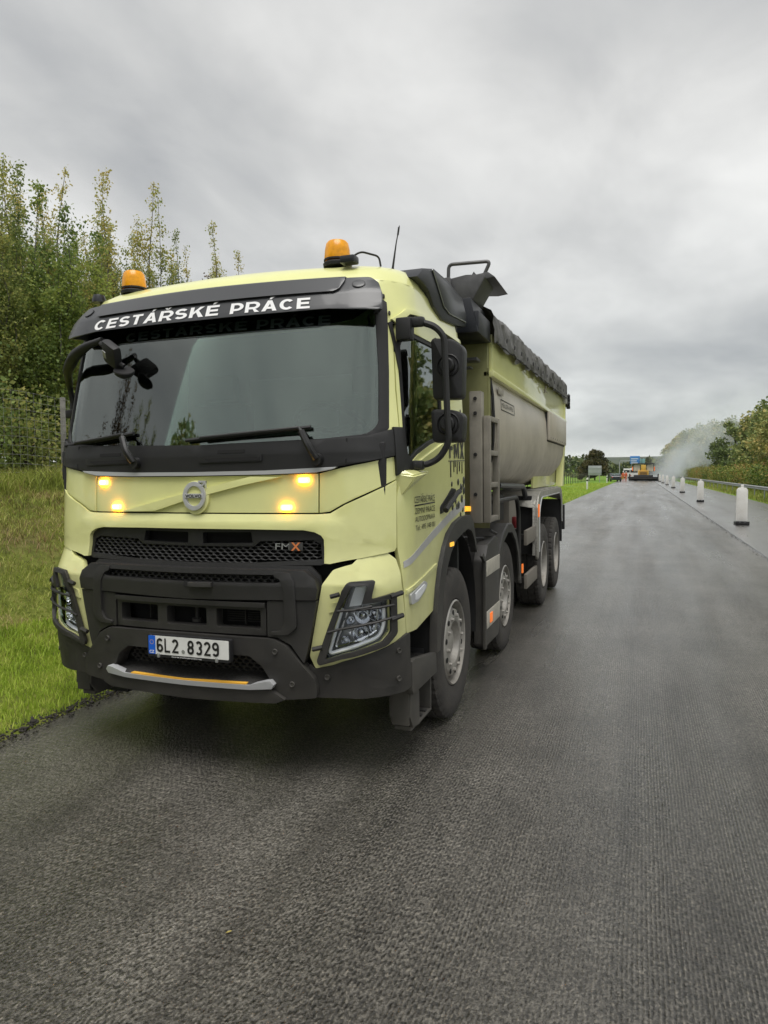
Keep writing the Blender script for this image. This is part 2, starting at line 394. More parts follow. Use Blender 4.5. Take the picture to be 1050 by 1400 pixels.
# checker plate for the rear mudguard
def checker_mat():
    m = mat('checker_plate', (.42, .41, .37), .42, metal=.4, var=.3, vscale=12)
    nt = m.node_tree; N = nt.nodes; L = nt.links; b = N['Principled BSDF']
    tc = N.new('ShaderNodeTexCoord'); v = N.new('ShaderNodeTexVoronoi'); v.inputs['Scale'].default_value = 48; L.new(tc.outputs['Object'], v.inputs[0])
    bp = N.new('ShaderNodeBump'); bp.inputs['Strength'].default_value = .5; bp.inputs['Distance'].default_value = .008; bp.invert = True; L.new(v.outputs['Distance'], bp.inputs['Height']); L.new(bp.outputs[0], b.inputs['Normal'])
    return m
M['checker'] = checker_mat()

# ================================================================== THE TRUCK
# local frame: x to the photograph's right, y towards the tail, z up, origin on the ground under the nose
truck = empty('dump_truck', (-2.408, 3.45, 0), 'pale yellow four-axle dump truck with black visor and amber beacons on the milled road', 'dump truck')
T = truck
YF = [(.35, .05), (.7, .0), (1.12, .0), (1.3, .04), (1.85, .07), (2.65, .24), (2.9, .32)]
HW = [(1.9, 1.21), (2.65, 1.175), (2.9, 1.14)]
def PF(s, z, off=0.):
    sg = 1 if s >= 0 else -1; s = abs(s); hw = lerp(z, HW); yf = lerp(z, YF); c = .30; x0 = hw-c
    if s <= 1.0:
        x = s*x0; y = .08*s*s; nx, ny = .16*s, -1.0; l = sqrt(nx*nx+1); nx /= l; ny /= l
    elif s <= 1.4:
        a = (s-1)/.4*pi/2; x = x0+c*sin(a); y = .08+c*(1-cos(a)); nx, ny = sin(a), -cos(a)
    else: x = hw; y = .08+c+(s-1.4); nx, ny = 1, 0
    return Vector((sg*(x+nx*off), yf+y+ny*off, z))
def sy(y, z):
    yf = lerp(z, YF)
    if y >= yf+.38: return 1.4+y-yf-.38
    q = max(-1, min(1, 1-(y-yf-.08)/.3)); return 1+.4/(pi/2)*acos(q)
SF = lambda y, z, off=0.: PF(sy(y, z), z, off)           # right side addressed by (y,z)
def SFm(y, z, off=0.):
    p = SF(-y, z, off); p.x *= -1; return p               # left side, addressed by (-y,z) so that winding stays

def mirrored(name, poly, fn, m, parent, both=True, **k):
    """the same panel on the right and, mirrored, on the left"""
    r = panel(name, poly, fn, m, parent, **k)
    if both:
        hs = k.pop('holes', ())
        if fn is SF: l = panel(name, flip(poly), SFm, m, parent, holes=[flip(h) for h in hs], **k)
        else: l = panel(name, flip(poly), fn, m, parent, holes=[flip(h) for h in hs], **k)
        return r, l
    return r, None

def hexmesh(name, u0, u1, v0, v1, cw, ch, wire, fn, off, depth, m, parent, clip=None):
    """stretched honeycomb grille built of real cells"""
    t = bmesh.new(); R = int((v1-v0)/(ch*.75))+2; K = int((u1-u0)/cw)+2
    for j in range(R):
        for i in range(K):
            cu_ = u0+(i+.5*(j % 2))*cw; cv_ = v0+j*ch*.75
            if cu_ < u0 or cu_ > u1 or cv_ < v0+ch*.3 or cv_ > v1-ch*.3: continue
            if clip and not clip(cu_, cv_): continue
            P = [(cu_+cw/2, cv_+ch/4), (cu_, cv_+ch/2), (cu_-cw/2, cv_+ch/4), (cu_-cw/2, cv_-ch/4), (cu_, cv_-ch/2), (cu_+cw/2, cv_-ch/4)]
            k = 1-wire
            o_ = [t.verts.new((x, y, 0)) for x, y in P]; n_ = [t.verts.new((cu_+(x-cu_)*k, cv_+(y-cv_)*(k-.02), 0)) for x, y in P]
            d_ = [t.verts.new((cu_+(x-cu_)*k*.95, cv_+(y-cv_)*k*.9, 1)) for x, y in P]
            for q in range(6):
                t.faces.new((o_[q], o_[(q+1) % 6], n_[(q+1) % 6], n_[q])); t.faces.new((n_[q], n_[(q+1) % 6], d_[(q+1) % 6], d_[q]))
    for v in t.verts: v.co = fn(v.co.x, v.co.y, off-depth*v.co.z)
    return ob(name, t, m, parent, ang=20, recalc=False)

# ---- cab shell -----------------------------------------------------
S2 = lambda y, z: (sy(y, z), z)
frame_half = [(0, 2.84)]+[(x, 2.84) for x in (.5, 1.0)]+[S2(1.70, 2.84), S2(1.70, 2.665), S2(.68, 2.66), S2(.50, 2.645), S2(.40, 2.575), S2(.385, 2.45), S2(.345, 2.2), S2(.32, 1.98), (1.20, 1.955)]
lower_edge = [(1.20, 1.955)]
shell = mir([(0, 2.84), (.5, 2.84), (1.0, 2.84), S2(1.70, 2.84), S2(1.70, 2.665), S2(.68, 2.66), S2(.50, 2.645), S2(.40, 2.575), S2(.385, 2.45), S2(.345, 2.2), S2(.315, 1.90), (1.10, 1.89), (.5, 1.87), (0, 1.865)])
ws_hole = mir([(0, 2.76), (1.12, 2.76), (1.185, 2.70), (1.20, 2.3), (1.205, 1.98), (1.17, 1.93), (.9, 1.91), (0, 1.90)])
cab = panel('cab_shell', shell, PF, M['paint'], T, thick=.03, holes=[ws_hole], bev=.006)
# roof
bm = B(); rings = []
for z, dh, yy, c in ((2.835, 0, .0, .3), (2.90, .015, .02, .31), (2.955, .055, .085, .33), (3.0, .13, .20, .36), (3.04, .27, .42, .42), (3.068, .45, .66, .42), (3.08, .66, .9, .36)):
    hw = lerp(z, HW)-dh; yf = lerp(2.84, YF)+yy+max(0, z-2.84)*.3; yr = 1.70-dh*.5; c = min(c, hw-.05)
    pts = []
    for i in range(0, 25):
        t = i/24; s = t*1.4
        if s <= 1: x = s*(hw-c); y = .08*s*s
        else: a = (s-1)/.4*pi/2; x = hw-c+c*sin(a); y = .08+c*(1-cos(a))
        pts.append((x, yf+y))
    pts.append((hw, max(pts[-1][1]+.05, 1.0))); pts.append((hw, yr-.08)); pts.append((hw-.08, yr)); pts.append((0, yr))
    full = [(-x, y) for x, y in pts[:0:-1]][1:]+pts      # left ... right
    rings.append([bm.verts.new((x, y, z)) for x, y in full])
for A, C in zip(rings, rings[1:]):
    n = len(A)
    for k in range(n): bm.faces.new((A[k], A[(k+1) % n], C[(k+1) % n], C[k]))
bm.faces.new(rings[-1])
ob('roof', bm, M['paint'], T, ang=50)
# drip rail over the door
panel('drip_rail', [(.40, 2.60), (.50, 2.675), (.70, 2.69), (1.66, 2.695), (1.68, 2.67), (.70, 2.662), (.515, 2.645), (.42, 2.575)], SF, M['paint'], T, off=.022, thick=.03, bev=.006)
panel('door_seal', [(.385, 2.30), (.385, 2.58), (.50, 2.66), (.70, 2.672), (1.66, 2.678), (1.66, 2.66), (.70, 2.655), (.51, 2.64), (.40, 2.57), (.395, 2.30)], SF, M['black'], T, off=.012, thick=.02, bev=0)
for y, z in ((.41, 2.735), (.40, 2.635)):
    bm = B(); p = SF(y, z, .006); lathe(bm, [(.0001, .006), (.012, .006), (.014, 0)], 12, 'x', p); ob('bolt_recess', bm, M['black'], T)

# ---- doors ----------------------------------------------------------
door = rnd([(.32, 1.895), (.31, 1.72), (.275, 1.60), (.265, 1.32), (.275, 1.2), (.305, .83), (.47, .82), (.826, .865), (.937, 1.133), (1.132, 1.319), (1.40, 1.40), (1.70, 1.407), (1.70, 2.655), (.68, 2.652), (.515, 2.635), (.415, 2.568), (.39, 2.45), (.352, 2.2)], .012, 2)
win = rnd([(.405, 2.49), (.50, 2.545), (1.10, 2.56), (1.12, 2.50), (1.12, 1.955), (.80, 1.905), (.52, 1.835), (.40, 1.79), (.345, 1.80), (.345, 1.95)], .03, 3)
dr, dl = mirrored('door', door, SF, M['paint'], T, off=0, thick=.03, holes=[win])
for d, fn, fl in ((dr, SF, 1), (dl, SFm, -1)):
    F = (lambda P: P) if fl == 1 else flip
    inner = rnd([(.43, 2.47), (.51, 2.52), (1.08, 2.535), (1.095, 2.49), (1.095, 1.975), (.79, 1.925), (.52, 1.86), (.41, 1.815), (.37, 1.825), (.37, 1.95)], .03, 3)
    panel('window_frame', F(win), fn, M['black'], d, off=-.004, thick=.025, holes=[F(inner)], bev=0)
    panel('side_window', F(win), fn, M['sideglass'], d, off=-.014, thick=.004, bev=0)
    # waist crease, upper door moulding
    panel('door_moulding', F([(.50, 1.792), (1.10, 1.93), (1.66, 1.985), (1.66, 1.965), (1.10, 1.895), (.55, 1.765)]), fn, M['paint'], d, off=.012, thick=.02, bev=.005)
    # reflective grey stripe
    panel('side_stripe', F([(.295, 1.235), (.36, 1.25), (.80, 1.362), (1.25, 1.46), (1.69, 1.538), (1.69, 1.475), (1.25, 1.40), (.83, 1.315), (.37, 1.212), (.295, 1.20)]), fn, M['greystripe'], d, off=.0025, thick=.002, bev=0)
    # lower ledge of the door, below the stripe
    panel('door_moulding', F([(.30, 1.075), (.60, 1.11), (.90, 1.155), (.905, 1.135), (.60, 1.085), (.30, 1.05)]), fn, M['paint'], d, off=.009, thick=.02, bev=.005)
    # handle
    sgn = fl
    panel('handle_recess', F(rnd([(1.0, 1.46), (1.0, 1.51), (1.18, 1.575), (1.30, 1.625), (1.42, 1.615), (1.42, 1.56), (1.25, 1.53), (1.14, 1.475)], .015)), fn, M['plastic'], d, off=.004, thick=.01, bev=.002)
    bm = B(); tube(bm, [fn(sgn*y, z, .035) for y, z in ((1.02, 1.485), (1.10, 1.515), (1.20, 1.545), (1.33, 1.59), (1.40, 1.60))], .018, 8); ob('door_handle', bm, M['plastic'], d)
    # side indicator
    panel('side_indicator', F(rnd([(.335, 1.045), (.60, 1.085), (.66, 1.062), (.62, 1.03), (.47, .985), (.345, .985)], .012)), fn, M['silver'], d, off=.014, thick=.02, bev=.004)
    panel('indicator_lens', F([(.40, 1.04), (.585, 1.068), (.625, 1.052), (.585, 1.03), (.46, .998), (.41, 1.0)]), fn, M['lens'], d, off=.018, thick=.01, bev=.002)
    # fin under the mirror arm
    if fl == -1: continue
    bm = B(); F2 = fn; sgn = fl
    a, b_, c, e = [fn(sgn*y, z, .0) for y, z in ((.272, 1.725), (.62, 1.735), (.31, 1.60), (.30, 1.755))]
    k1, k2, k3 = fn(sgn*.33, 1.715, .075), fn(sgn*.49, 1.738, .085), fn(sgn*.335, 1.69, .07)
    V = [bm.verts.new(v) for v in (a, b_, c, e, k1, k2, k3)]
    for f in ((0, 4, 6), (0, 6, 2), (2, 6, 5), (2, 5, 1), (4, 5, 6), (3, 5, 4), (3, 1, 5), (0, 3, 4)): bm.faces.new([V[i] for i in f])
    bmesh.ops.recalc_face_normals(bm, faces=bm.faces)
    bmesh.ops.bevel(bm, geom=[x for x in bm.edges if not x.is_boundary], offset=.008, segments=2, affect='EDGES')
    ob('door_fin', bm, M['paint'], d)
# lettering on the right door
bm = B()
text_bm(bm, 'CESTÁŘSKÉ PRÁCE', .447, 1.555, .425, .038, SF, .0035)
panel_bm(bm, [(.447, 1.545), (.873, 1.549), (.873, 1.541), (.447, 1.537)], SF, .004, .001, bev=0)
text_bm(bm, 'ZEMNÍ PRÁCE', .452, 1.492, .42, .033, SF, .0035)
text_bm(bm, 'AUTODOPRAVA', .458, 1.437+.008, .415, .030, SF, .0035)
text_bm(bm, 'Tel.: 495 148 001', .465, 1.395, .41, .030, SF, .0035)
ob('door_lettering', bm, M['ink'], dr, ang=180)
bm = B(); stroke_text(bm, 'FMX', 1.245, 1.83, .43, .13, SF, .0035, t=.2)
for u0, u1, v0 in ((1.27, 1.295, 1.70), (1.36, 1.38, 1.735), (1.40, 1.42, 1.77), (1.455, 1.475, 1.72), (1.52, 1.545, 1.74), (1.60, 1.62, 1.725)):
    panel_bm(bm, [(u0, v0), (u1, v0), (u1, 1.808), (u0, 1.808)], SF, .0035, .001, bev=0)
panel_bm(bm, [(1.22, 1.812), (1.69, 1.822), (1.69, 1.816), (1.22, 1.806)], SF, .0035, .001, bev=0)
ob('door_decal', bm, M['greyink'], dr, ang=180)
bm = B()
dots = [(1.309, 1.652), (1.491, 1.664), (1.66, 1.673), (1.417, 1.53), (1.327, 1.495), (1.66, 1.60), (1.56, 1.427), (1.572, 1.63), (1.50, 1.50), (1.63, 1.46), (1.45, 1.49), (1.60, 1.54),
        (1.30, 2.30), (1.42, 2.36), (1.55, 2.28), (1.63, 2.40), (1.35, 2.12), (1.50, 2.10), (1.62, 2.17), (1.30, 2.44), (1.47, 2.48), (1.25, 2.20), (1.20, 2.36), (1.60, 2.56), (1.40, 2.58), (1.52, 2.60)]
for i, (u, v) in enumerate(dots):
    r = .020+.006*((i*7) % 3)
    panel_bm(bm, [(u+r*cos(a*pi/3+.3), v+r*sin(a*pi/3+.3)) for a in range(6)], SF, .0035, .001, bev=0)
for k in range(5):
    u = 1.42+.055*k; v = 1.545+.018*k
    panel_bm(bm, [(u, v), (u+.03, v+.012), (u+.045, v+.05), (u+.012, v+.04)], SF, .003, .001, bev=0)
ob('hexagon_decal', bm, M['greyink'], dr, ang=180, stuff=True)

# ---- rear wall, floor, liner, dashboard, seats ----------------------
bm = B(); boxr(bm, -1.16, 1.16, 1.66, 1.70, 1.0, 2.86); ob('cab_rear_wall', bm, M['interior'], T)
bm = B(); boxr(bm, -1.14, 1.14, .42, 1.66, 1.22, 1.26)
ob('cab_floor', bm, M['void'], T)
bm = B(); boxr(bm, -.55, .55, 1.645, 1.66, 2.0, 2.5); ob('rear_cab_window', bm, M['lensgrey'], T)
prof = [(.22, 1.30), (.20, 1.90), (.34, 1.935), (.55, 1.93), (.70, 1.86), (.74, 1.70), (.70, 1.3)]
bm = B(); prism(bm, prof, YZ, -1.12, 1.12, .02); dash = ob('dashboard', bm, M['seat'], T)
for sx in (-.62, .62):
    bm = B(); boxr(bm, sx-.26, sx+.26, .85, 1.35, 1.45, 1.62, .05); st = ob('seat', bm, M['seat'], T)
    bm = B(); boxr(bm, sx-.25, sx+.25, 1.28, 1.42, 1.6, 2.28, .05); ob('backrest', bm, M['seat'], st)
    bm = B(); boxr(bm, sx-.14, sx+.14, 1.28, 1.38, 2.3, 2.5, .04); ob('headrest', bm, M['seat'], st)
bm = B()
c0 = Vector((.62, .62, 2.02)); ax = Vector((0, -.55, -.83)).normalized(); e1 = Vector((1, 0, 0)); e2 = ax.cross(e1).normalized()
tube(bm, [c0+(e1*cos(a*pi/16)+e2*sin(a*pi/16))*.225 for a in range(33)], .016, 8, cap=False)
for a in (.2, pi-.2, -pi/2): tube(bm, [c0-ax*-.03, c0+(e1*cos(a)+e2*sin(a))*.22], .018, 6)
ob('steering_wheel', bm, M['interior'], T)
bm = B(); boxr(bm, -.10, .10, .30, .42, 1.93, 2.0, .01); ob('dashboard_screen', bm, M['black'], dash)
bm = B(); lathe(bm, [(.001, .13), (.028, .13), (.034, .0), (.001, 0)], 14, 'z', (-.19, .30, 1.935)); ob('bottle', bm, M['lens'], dash)
for xx in (-.52, -.36): bm = B(); boxr(bm, xx-.045, xx+.045, .20, .215, 1.94, 2.0); ob('dashboard_card', bm, M['lensgrey'], dash)
# ---- windscreen -----------------------------------------------------
fr_out = ws_hole
fr_in = rnd(mir([(0, 2.74), (1.08, 2.74), (1.125, 2.68), (1.15, 2.3), (1.155, 2.0), (1.10, 1.945), (.86, 1.925), (0, 1.905)]), .03, 2)
wf = panel('windscreen_frame', fr_out, PF, M['black'], T, off=.004, thick=.03, holes=[fr_in], bev=.003)
wsg = panel('windscreen', [(u*.995, 1.895+(v-1.895)*.997) for u, v in fr_out], PF, M['glass'], T, off=-.004, thick=.005, bev=0, grid=(.06, .1))
M['tint'] = glass_mat('shade_band_glass', (.16, .28, .25), .03)
panel('shade_band', mir([(0, 2.745), (1.08, 2.745), (1.10, 2.66), (1.02, 2.60), (.80, 2.567), (.4, 2.562), (0, 2.557)]), PF, M['tint'], wsg, off=.0, thick=.0015, bev=0)
for wd_, u0, w_ in (('CESTÁŘSKÉ', -.72, 1.02), ('PRÁCE', .37, .51)):
    bm = B(); stroke_text(bm, wd_, u0, 2.577, w_, .055, PF, .0012); ob('glass_band_lettering', bm, M['bandtext'], wsg, ang=180)  # darker repeat of the visor words, flat on the glass band
panel('glass_edge_print', mir([(0, 1.935), (.86, 1.952), (1.07, 1.965), (1.118, 2.02), (1.112, 2.3), (1.09, 2.62), (1.1, 2.63), (1.135, 2.3), (1.14, 2.01), (1.09, 1.945), (.86, 1.93), (0, 1.91)]), PF, M['black'], wsg, off=-.011, thick=.001, bev=0)

# ---- cowl, wipers ---------------------------------------------------
cowl_o = mir([(0, 1.905), (.86, 1.918), (1.10, 1.935), (1.19, 1.965), (1.265, 1.985), (1.262, 1.845), (1.235, 1.826), (1.1, 1.795), (.95, 1.768), (.5, 1.755), (0, 1.752)])
cowl = panel('cowl', cowl_o, PF, M['plastic'], T, off=.016, thick=.03, bev=.006)
for a in (-.80, -.02, .62) if False else (-.62, .34):
    panel('cowl_slot', [(a-.17, 1.872), (a+.02, 1.874), (a+.02, 1.856), (a-.17, 1.854)], PF, M['void'], cowl, off=.018, thick=.003, bev=0)
    panel('cowl_vent', rnd([(a-.30, 1.842), (a+.14, 1.848), (a+.14, 1.805), (a-.30, 1.80)], .008), PF, M['plastic'], cowl, off=.024, thick=.012, bev=.004)
    panel('cowl_slot', [(a-.26, 1.826), (a+.13, 1.832), (a+.13, 1.812), (a-.22, 1.806)], PF, M['void'], cowl, off=.026, thick=.003, bev=0)
for sg in (1, -1):
    panel('cowl_seam', [(sg*1.005, 1.775), (sg*1.013, 1.776), (sg*1.013, 1.925), (sg*1.005, 1.924)][::sg], PF, M['void'], cowl, off=.018, thick=.003, bev=0)
def wiper(px, tip, pz=1.815):
    a = PF(px, pz, .045); b_ = PF(px-.035, pz+.06, .075); c = PF(px-.12, 1.985, .055); d = PF(tip, 1.945, .04)
    bm = B(); tube(bm, curve_pts([a, b_, PF(px-.09, 1.965, .07)], .05), .02, 8, rads=None)
    tube(bm, [PF(px-.085, 1.955, .07), PF(px-.11, 1.985, .055), PF((px+tip)/2, 1.968, .045), d], .011, 8)
    lathe(bm, [(.001, -.02), (.032, -.02), (.034, .015), (.001, .02)], 14, 'y', PF(px, pz-.005, .03))
    w = ob('wiper_arm', bm, M['plastic'], T)
    bm = B(); tube(bm, [PF(px-.05, 1.99, .018), PF((px+tip)/2, 1.965, .012), PF(tip-.12, 1.935, .018)], .012, 6); ob('wiper_blade', bm, M['black'], w)
wiper(-.455, -1.02); wiper(.835, .05)
bm = B(); tube(bm, [PF(1.03, 1.94, .015), PF(.98, 2.02, .012), PF(.93, 2.10, .012)], .010, 6)

# mirror base strip at the end of the cowl
mirrored('mirror_base', [(.285, 1.985), (.335, 1.985), (.345, 1.84), (.395, 1.79), (.52, 1.79), (.52, 1.755), (.33, 1.75), (.272, 1.715), (.27, 1.84)], SF, M['plastic'], T, off=.02, thick=.035, bev=.006)

# ---- silver line, hood panels --------------------------------------
panel('silver_strip', mir([(0, 1.750), (.5, 1.753), (.955, 1.768), (.93, 1.756), (.82, 1.738), (.5, 1.731), (0, 1.729)]), PF, M['silver'], T, off=.022, thick=.03, bev=.005)
hp = panel('hood_panel', [(-.835, 1.516), (-.835, 1.732), (-.5, 1.726), (0, 1.724), (.5, 1.726), (.835, 1.732), (.835, 1.516)], PF, M['paint'], T, off=0, thick=.02)
def cornpan(y): return y
cp = [(.844, 1.733), (.90, 1.745), (.98, 1.762), (1.1, 1.787), (1.24, 1.82), (1.255, 1.82), (1.25, 1.70), (1.245, 1.695), (.905, 1.522), (.844, 1.516)]
mirrored('hood_corner', cp, PF, M['paint'], T, off=0, thick=.02)
low = mir([(0, 1.508), (.844, 1.508), (.91, 1.512), (1.10, 1.611), (1.25, 1.688), (1.253, 1.32), (1.243, 1.30), (.92, 1.238), (.885, 1.24), (.878, 1.37), (.86, 1.392), (.82, 1.41), (.75, 1.421), (.4, 1.424), (0, 1.424)])
def lowoff(u, v):
    k = max(0, min(1, (1.508-v)/.05)); return .004+.016*k*max(0, min(1, (1.02-abs(u))/.1))
lp = panel('lower_hood_panel', low, PF, M['paint'], T, off=0, thick=.03, offfn=lowoff, grid=(.06, .03), bev=.006, ang=30)
# raised swoosh across the hood panel
sw = [(-.575, 1.519), (-.30, 1.524), (-.09, 1.578), (.09, 1.618), (.35, 1.672), (.60, 1.716), (.40, 1.72), (.11, 1.662), (-.09, 1.622), (-.36, 1.566)]
panel('hood_moulding', sw, PF, M['paint'], hp, off=.020, thick=.02, bev=.008)
# badge
bc = (.012, 1.612)
def circ(c, r, n=32, ra=None): return [(c[0]+r*cos(2*pi*k/n)*(ra or 1), c[1]+r*sin(2*pi*k/n)) for k in range(n)]
panel('badge_plinth', circ((bc[0]+.004, bc[1]-.008), .098, 32, .98), PF, M['paint'], hp, off=.018, thick=.02, bev=.006)
bdg = panel('maker_badge', circ(bc, .083), PF, M['silver'], hp, off=.032, thick=.014, holes=[circ(bc, .058)[::-1]], bev=.003)
panel('badge_arrow', [(bc[0]+.045, bc[1]+.055), (bc[0]+.085, bc[1]+.088), (bc[0]+.085, bc[1]+.045), (bc[0]+.078, bc[1]+.070), (bc[0]+.055, bc[1]+.045)] , PF, M['silver'], bdg, off=.032, thick=.014, bev=.002)
panel('badge_arrow', [(bc[0]+.03, bc[1]+.088), (bc[0]+.085, bc[1]+.088), (bc[0]+.085, bc[1]+.076), (bc[0]+.03, bc[1]+.076)], PF, M['silver'], bdg, off=.032, thick=.014, bev=.002)
panel('badge_bar', [(bc[0]-.066, bc[1]-.012), (bc[0]+.066, bc[1]-.012), (bc[0]+.066, bc[1]+.014), (bc[0]-.066, bc[1]+.014)], PF, M['silver'], bdg, off=.035, thick=.01, bev=.002)
bm = B(); text_bm(bm, 'VOLVO', bc[0]-.060, bc[1]-.008, .12, .017, PF, .0365, bold=.03); ob('badge_lettering', bm, M['ink'], bdg, ang=180)
# lit amber leds
for s, z in ((-.762, 1.695), (-.638, 1.546), (.747, 1.697), (.637, 1.546)):
    l = panel('warning_light', rnd([(s-.036, z-.016), (s+.036, z-.016), (s+.036, z+.016), (s-.036, z+.016)], .014), PF, M['led'], hp, off=.016, thick=.02, bev=.003)
    panel('light_core', rnd([(s-.022, z-.008), (s+.022, z-.008), (s+.022, z+.008), (s-.022, z+.008)], .007), PF, M['ledcore'], l, off=.019, thick=.006, bev=.001)

# ---- upper grille ---------------------------------------------------
go = mir([(0, 1.428), (.75, 1.425), (.82, 1.414), (.865, 1.395), (.885, 1.372), (.89, 1.236), (.86, 1.228), (0, 1.212)])
gh = []
for sg in (1, -1): gh.append(rnd([(sg*.055, 1.337), (sg*.41, 1.345), (sg*.395, 1.406), (sg*.055, 1.402)], .006, 2))
gh.append(mir([(0, 1.322), (.42, 1.326), (.46, 1.355), (.80, 1.365), (.85, 1.345), (.865, 1.26), (.45, 1.236), (0, 1.228)]))
ug = panel('upper_grille', go, PF, M['plastic'], T, off=-.004, thick=.04, holes=gh, bev=.005)
panel('grille_backing', mir([(0, 1.42), (.86, 1.41), (.88, 1.24), (0, 1.21)]), PF, M['void'], ug, off=-.09, thick=.01, bev=0)
def clipu(u, v):
    if abs(u) < .43: return 1.24 < v < 1.318
    if abs(u) < .5: return 1.245 < v < 1.335
    return 1.245+(abs(u)-.45)*.04 < v < 1.362 and abs(u) < .85
hexmesh('grille_mesh', -.86, .86, 1.225, 1.38, .052, .024, .20, PF, -.012, .02, M['plastic'], ug, clipu)
bm = B(); text_bm(bm, 'FM', .565, 1.312, .095, .034, PF, .006); mb = ob('model_badge', bm, M['lensgrey'], ug, ang=180)
bm = B(); text_bm(bm, 'X', .668, 1.308, .06, .042, PF, .010, bold=.03); ob('badge_letter', bm, mat('badge_orange', (.62, .20, .07), .35), mb, ang=180)
panel('badge_plate', [(.655, 1.306), (.742, 1.306), (.742, 1.352), (.655, 1.352)], PF, M['tank'], mb, off=.008, thick=.006, bev=.002)

# ---- bumper ---------------------------------------------------------
bo = mir([(0, 1.205), (.45, 1.207), (.78, 1.207), (.855, 1.16), (.872, 1.11), (.86, 1.05), (.545, 1.045), (0, 1.033)])
slot = rnd(mir([(0, 1.178), (.60, 1.182), (.645, 1.165), (.645, 1.145), (.60, 1.136), (0, 1.130)]), .006, 2)
bu = panel('bumper_beam', bo, PF, M['plastic'], T, off=.075, thick=.07, holes=[slot], bev=.012, grid=(.08, .04))
panel('bumper_shelf', mir([(0, 1.225), (.80, 1.222), (.86, 1.17), (.885, 1.09), (.86, 1.0), (0, .98)]), PF, M['plastic'], bu, off=-.0, thick=.02, bev=0)
hexmesh('grille_mesh', -.62, .62, 1.125, 1.19, .052, .024, .20, PF, .035, .02, M['plastic'], bu)
# raised U moulding
mo = rnd([(.60, 1.200), (.70, 1.194), (.735, 1.14), (.745, .90), (.69, .858), (.58, .852), (.58, .872), (.64, .878), (.668, .92), (.668, 1.10), (.64, 1.16), (.60, 1.172)], .012, 2)
mirrored('bumper_moulding', mo, PF, M['plastic'], bu, off=.082, thick=.03, bev=.006)
hs_ = panel('tow_step', [(.0, 1.106), (.205, 1.108), (.205, 1.137), (.0, 1.135)], PF, M['void'], bu, off=.080, thick=.006, bev=0)
panel('tow_cover', [(.04, 1.106), (.203, 1.108), (.203, 1.133), (.04, 1.131)], PF, M['tank'], bu, off=.098, thick=.02, bev=.004)
# side blocks and lower grille frame
mirrored('bumper_side', rnd([(.555, 1.037), (.864, 1.045), (.845, .95), (.80, .76), (.78, .70), (.70, .80), (.62, .838), (.555, .842)], .006, 2), PF, M['plastic'], T, off=.066, thick=.07, bev=.008)
lh = [rnd([(a, .880), (b_, .880), (b_+(0), .985), (a, .985)], .014, 3) for a, b_ in ((-.51, -.215), (-.145, .145), (.215, .51))]
lg = panel('lower_grille', [(-.545, 1.022), (.545, 1.022), (.545, .845), (-.545, .845)], PF, M['plastic'], T, off=.060, thick=.07, holes=lh, bev=.010, grid=(.08, .06))
panel('grille_backing', [(-.56, 1.03), (.56, 1.03), (.56, .84), (-.56, .84)], PF, M['void'], lg, off=-.09, thick=.01, bev=0)
panel('grille_rail', [(-.545, 1.028), (.545, 1.028), (.545, 1.002), (-.545, 1.002)], PF, M['plastic'], lg, off=.078, thick=.02, bev=.008)
for u in (-.36, .0, .36):
    panel('grille_louvre', [(u-.004, .882), (u+.004, .882), (u+.004, .983), (u-.004, .983)], PF, M['chassis'], lg, off=-.03, thick=.02, bev=0)
bm = B(); tube(bm, [PF(.02, .97, -.02), PF(.02, .89, -.02)], .012, 8); lathe(bm, [(.001, 0), (.03, 0), (.03, .02), (.001, .02)], 12, 'z', PF(.02, .885, -.02)); ob('tow_pin', bm, M['chassis'], lg)
for j in range(7):
    zz = .893+.013*j
    panel('radiator_fin', [(.22, zz), (.505, zz), (.505, zz+.005), (.22, zz+.005)], PF, M['chassis'], lg, off=-.05, thick=.01, bev=0)
# skid bar
sk = rnd(mir([(0, .838), (.60, .832), (.68, .795), (.84, .62), (.855, .56), (.845, .51), (.64, .488), (.585, .548), (.57, .60), (.52, .68), (.44, .733), (0, .735)]), .01, 2)
skb = panel('skid_bar', sk, PF, M['plastic'], T, off=.085, thick=.09, bev=.014, grid=(.08, .06))
# recess above the step, gritty step, silver lip, yellow line
panel('intake_recess', mir([(0, .74), (.46, .74), (.58, .60), (.58, .55), (0, .55)]), PF, M['void'], skb, off=-.06, thick=.01, bev=0)
hexmesh('grille_mesh', -.52, .52, .60, .735, .05, .03, .2, PF, -.03, .02, M['chassis'], skb)
bm = B(); n = 24
for k in range(n):
    pass
us = [-.585+1.17*k/n for k in range(n+1)]
rows = []
for u in us:
    e = .03*(abs(u)/.585)**2
    rows.append([bm.verts.new(PF(u, .606+e*0, -.05)), bm.verts.new(PF(u, .585, .08)), bm.verts.new(PF(u, .578, .118))])
for A, C in zip(rows, rows[1:]):
    for q in range(2): bm.faces.new((A[q], C[q], C[q+1], A[q+1]))
ob('bumper_step', bm, M['grit'], skb)
def lip_off(u, v): return 0.0
lip = panel('silver_lip', mir([(0, .573), (.45, .577), (.55, .603), (.585, .608), (.605, .585), (.59, .562), (.45, .549), (0, .545)]), PF, M['silver'], skb, off=.128, thick=.05, bev=.008)
panel('yellow_line', [(-.40, .576), (-.4, .583), (0, .580), (.43, .585), (.43, .578), (0, .573)], PF, M['yellowline'], skb, off=.124, thick=.03, bev=.002)
panel('lower_valance', mir([(0, .54), (.58, .55), (.66, .50), (.60, .475), (0, .46)]), PF, M['plastic'], skb, off=.115, thick=.08, bev=.015)
for sg in (1, -1): panel('plate_edge', [(.0, 0), (.01, 0), (.01, .01)], lambda u, v, o: Vector((sg*.1, .3, .9)), M['void'], skb, bev=0) if False else None
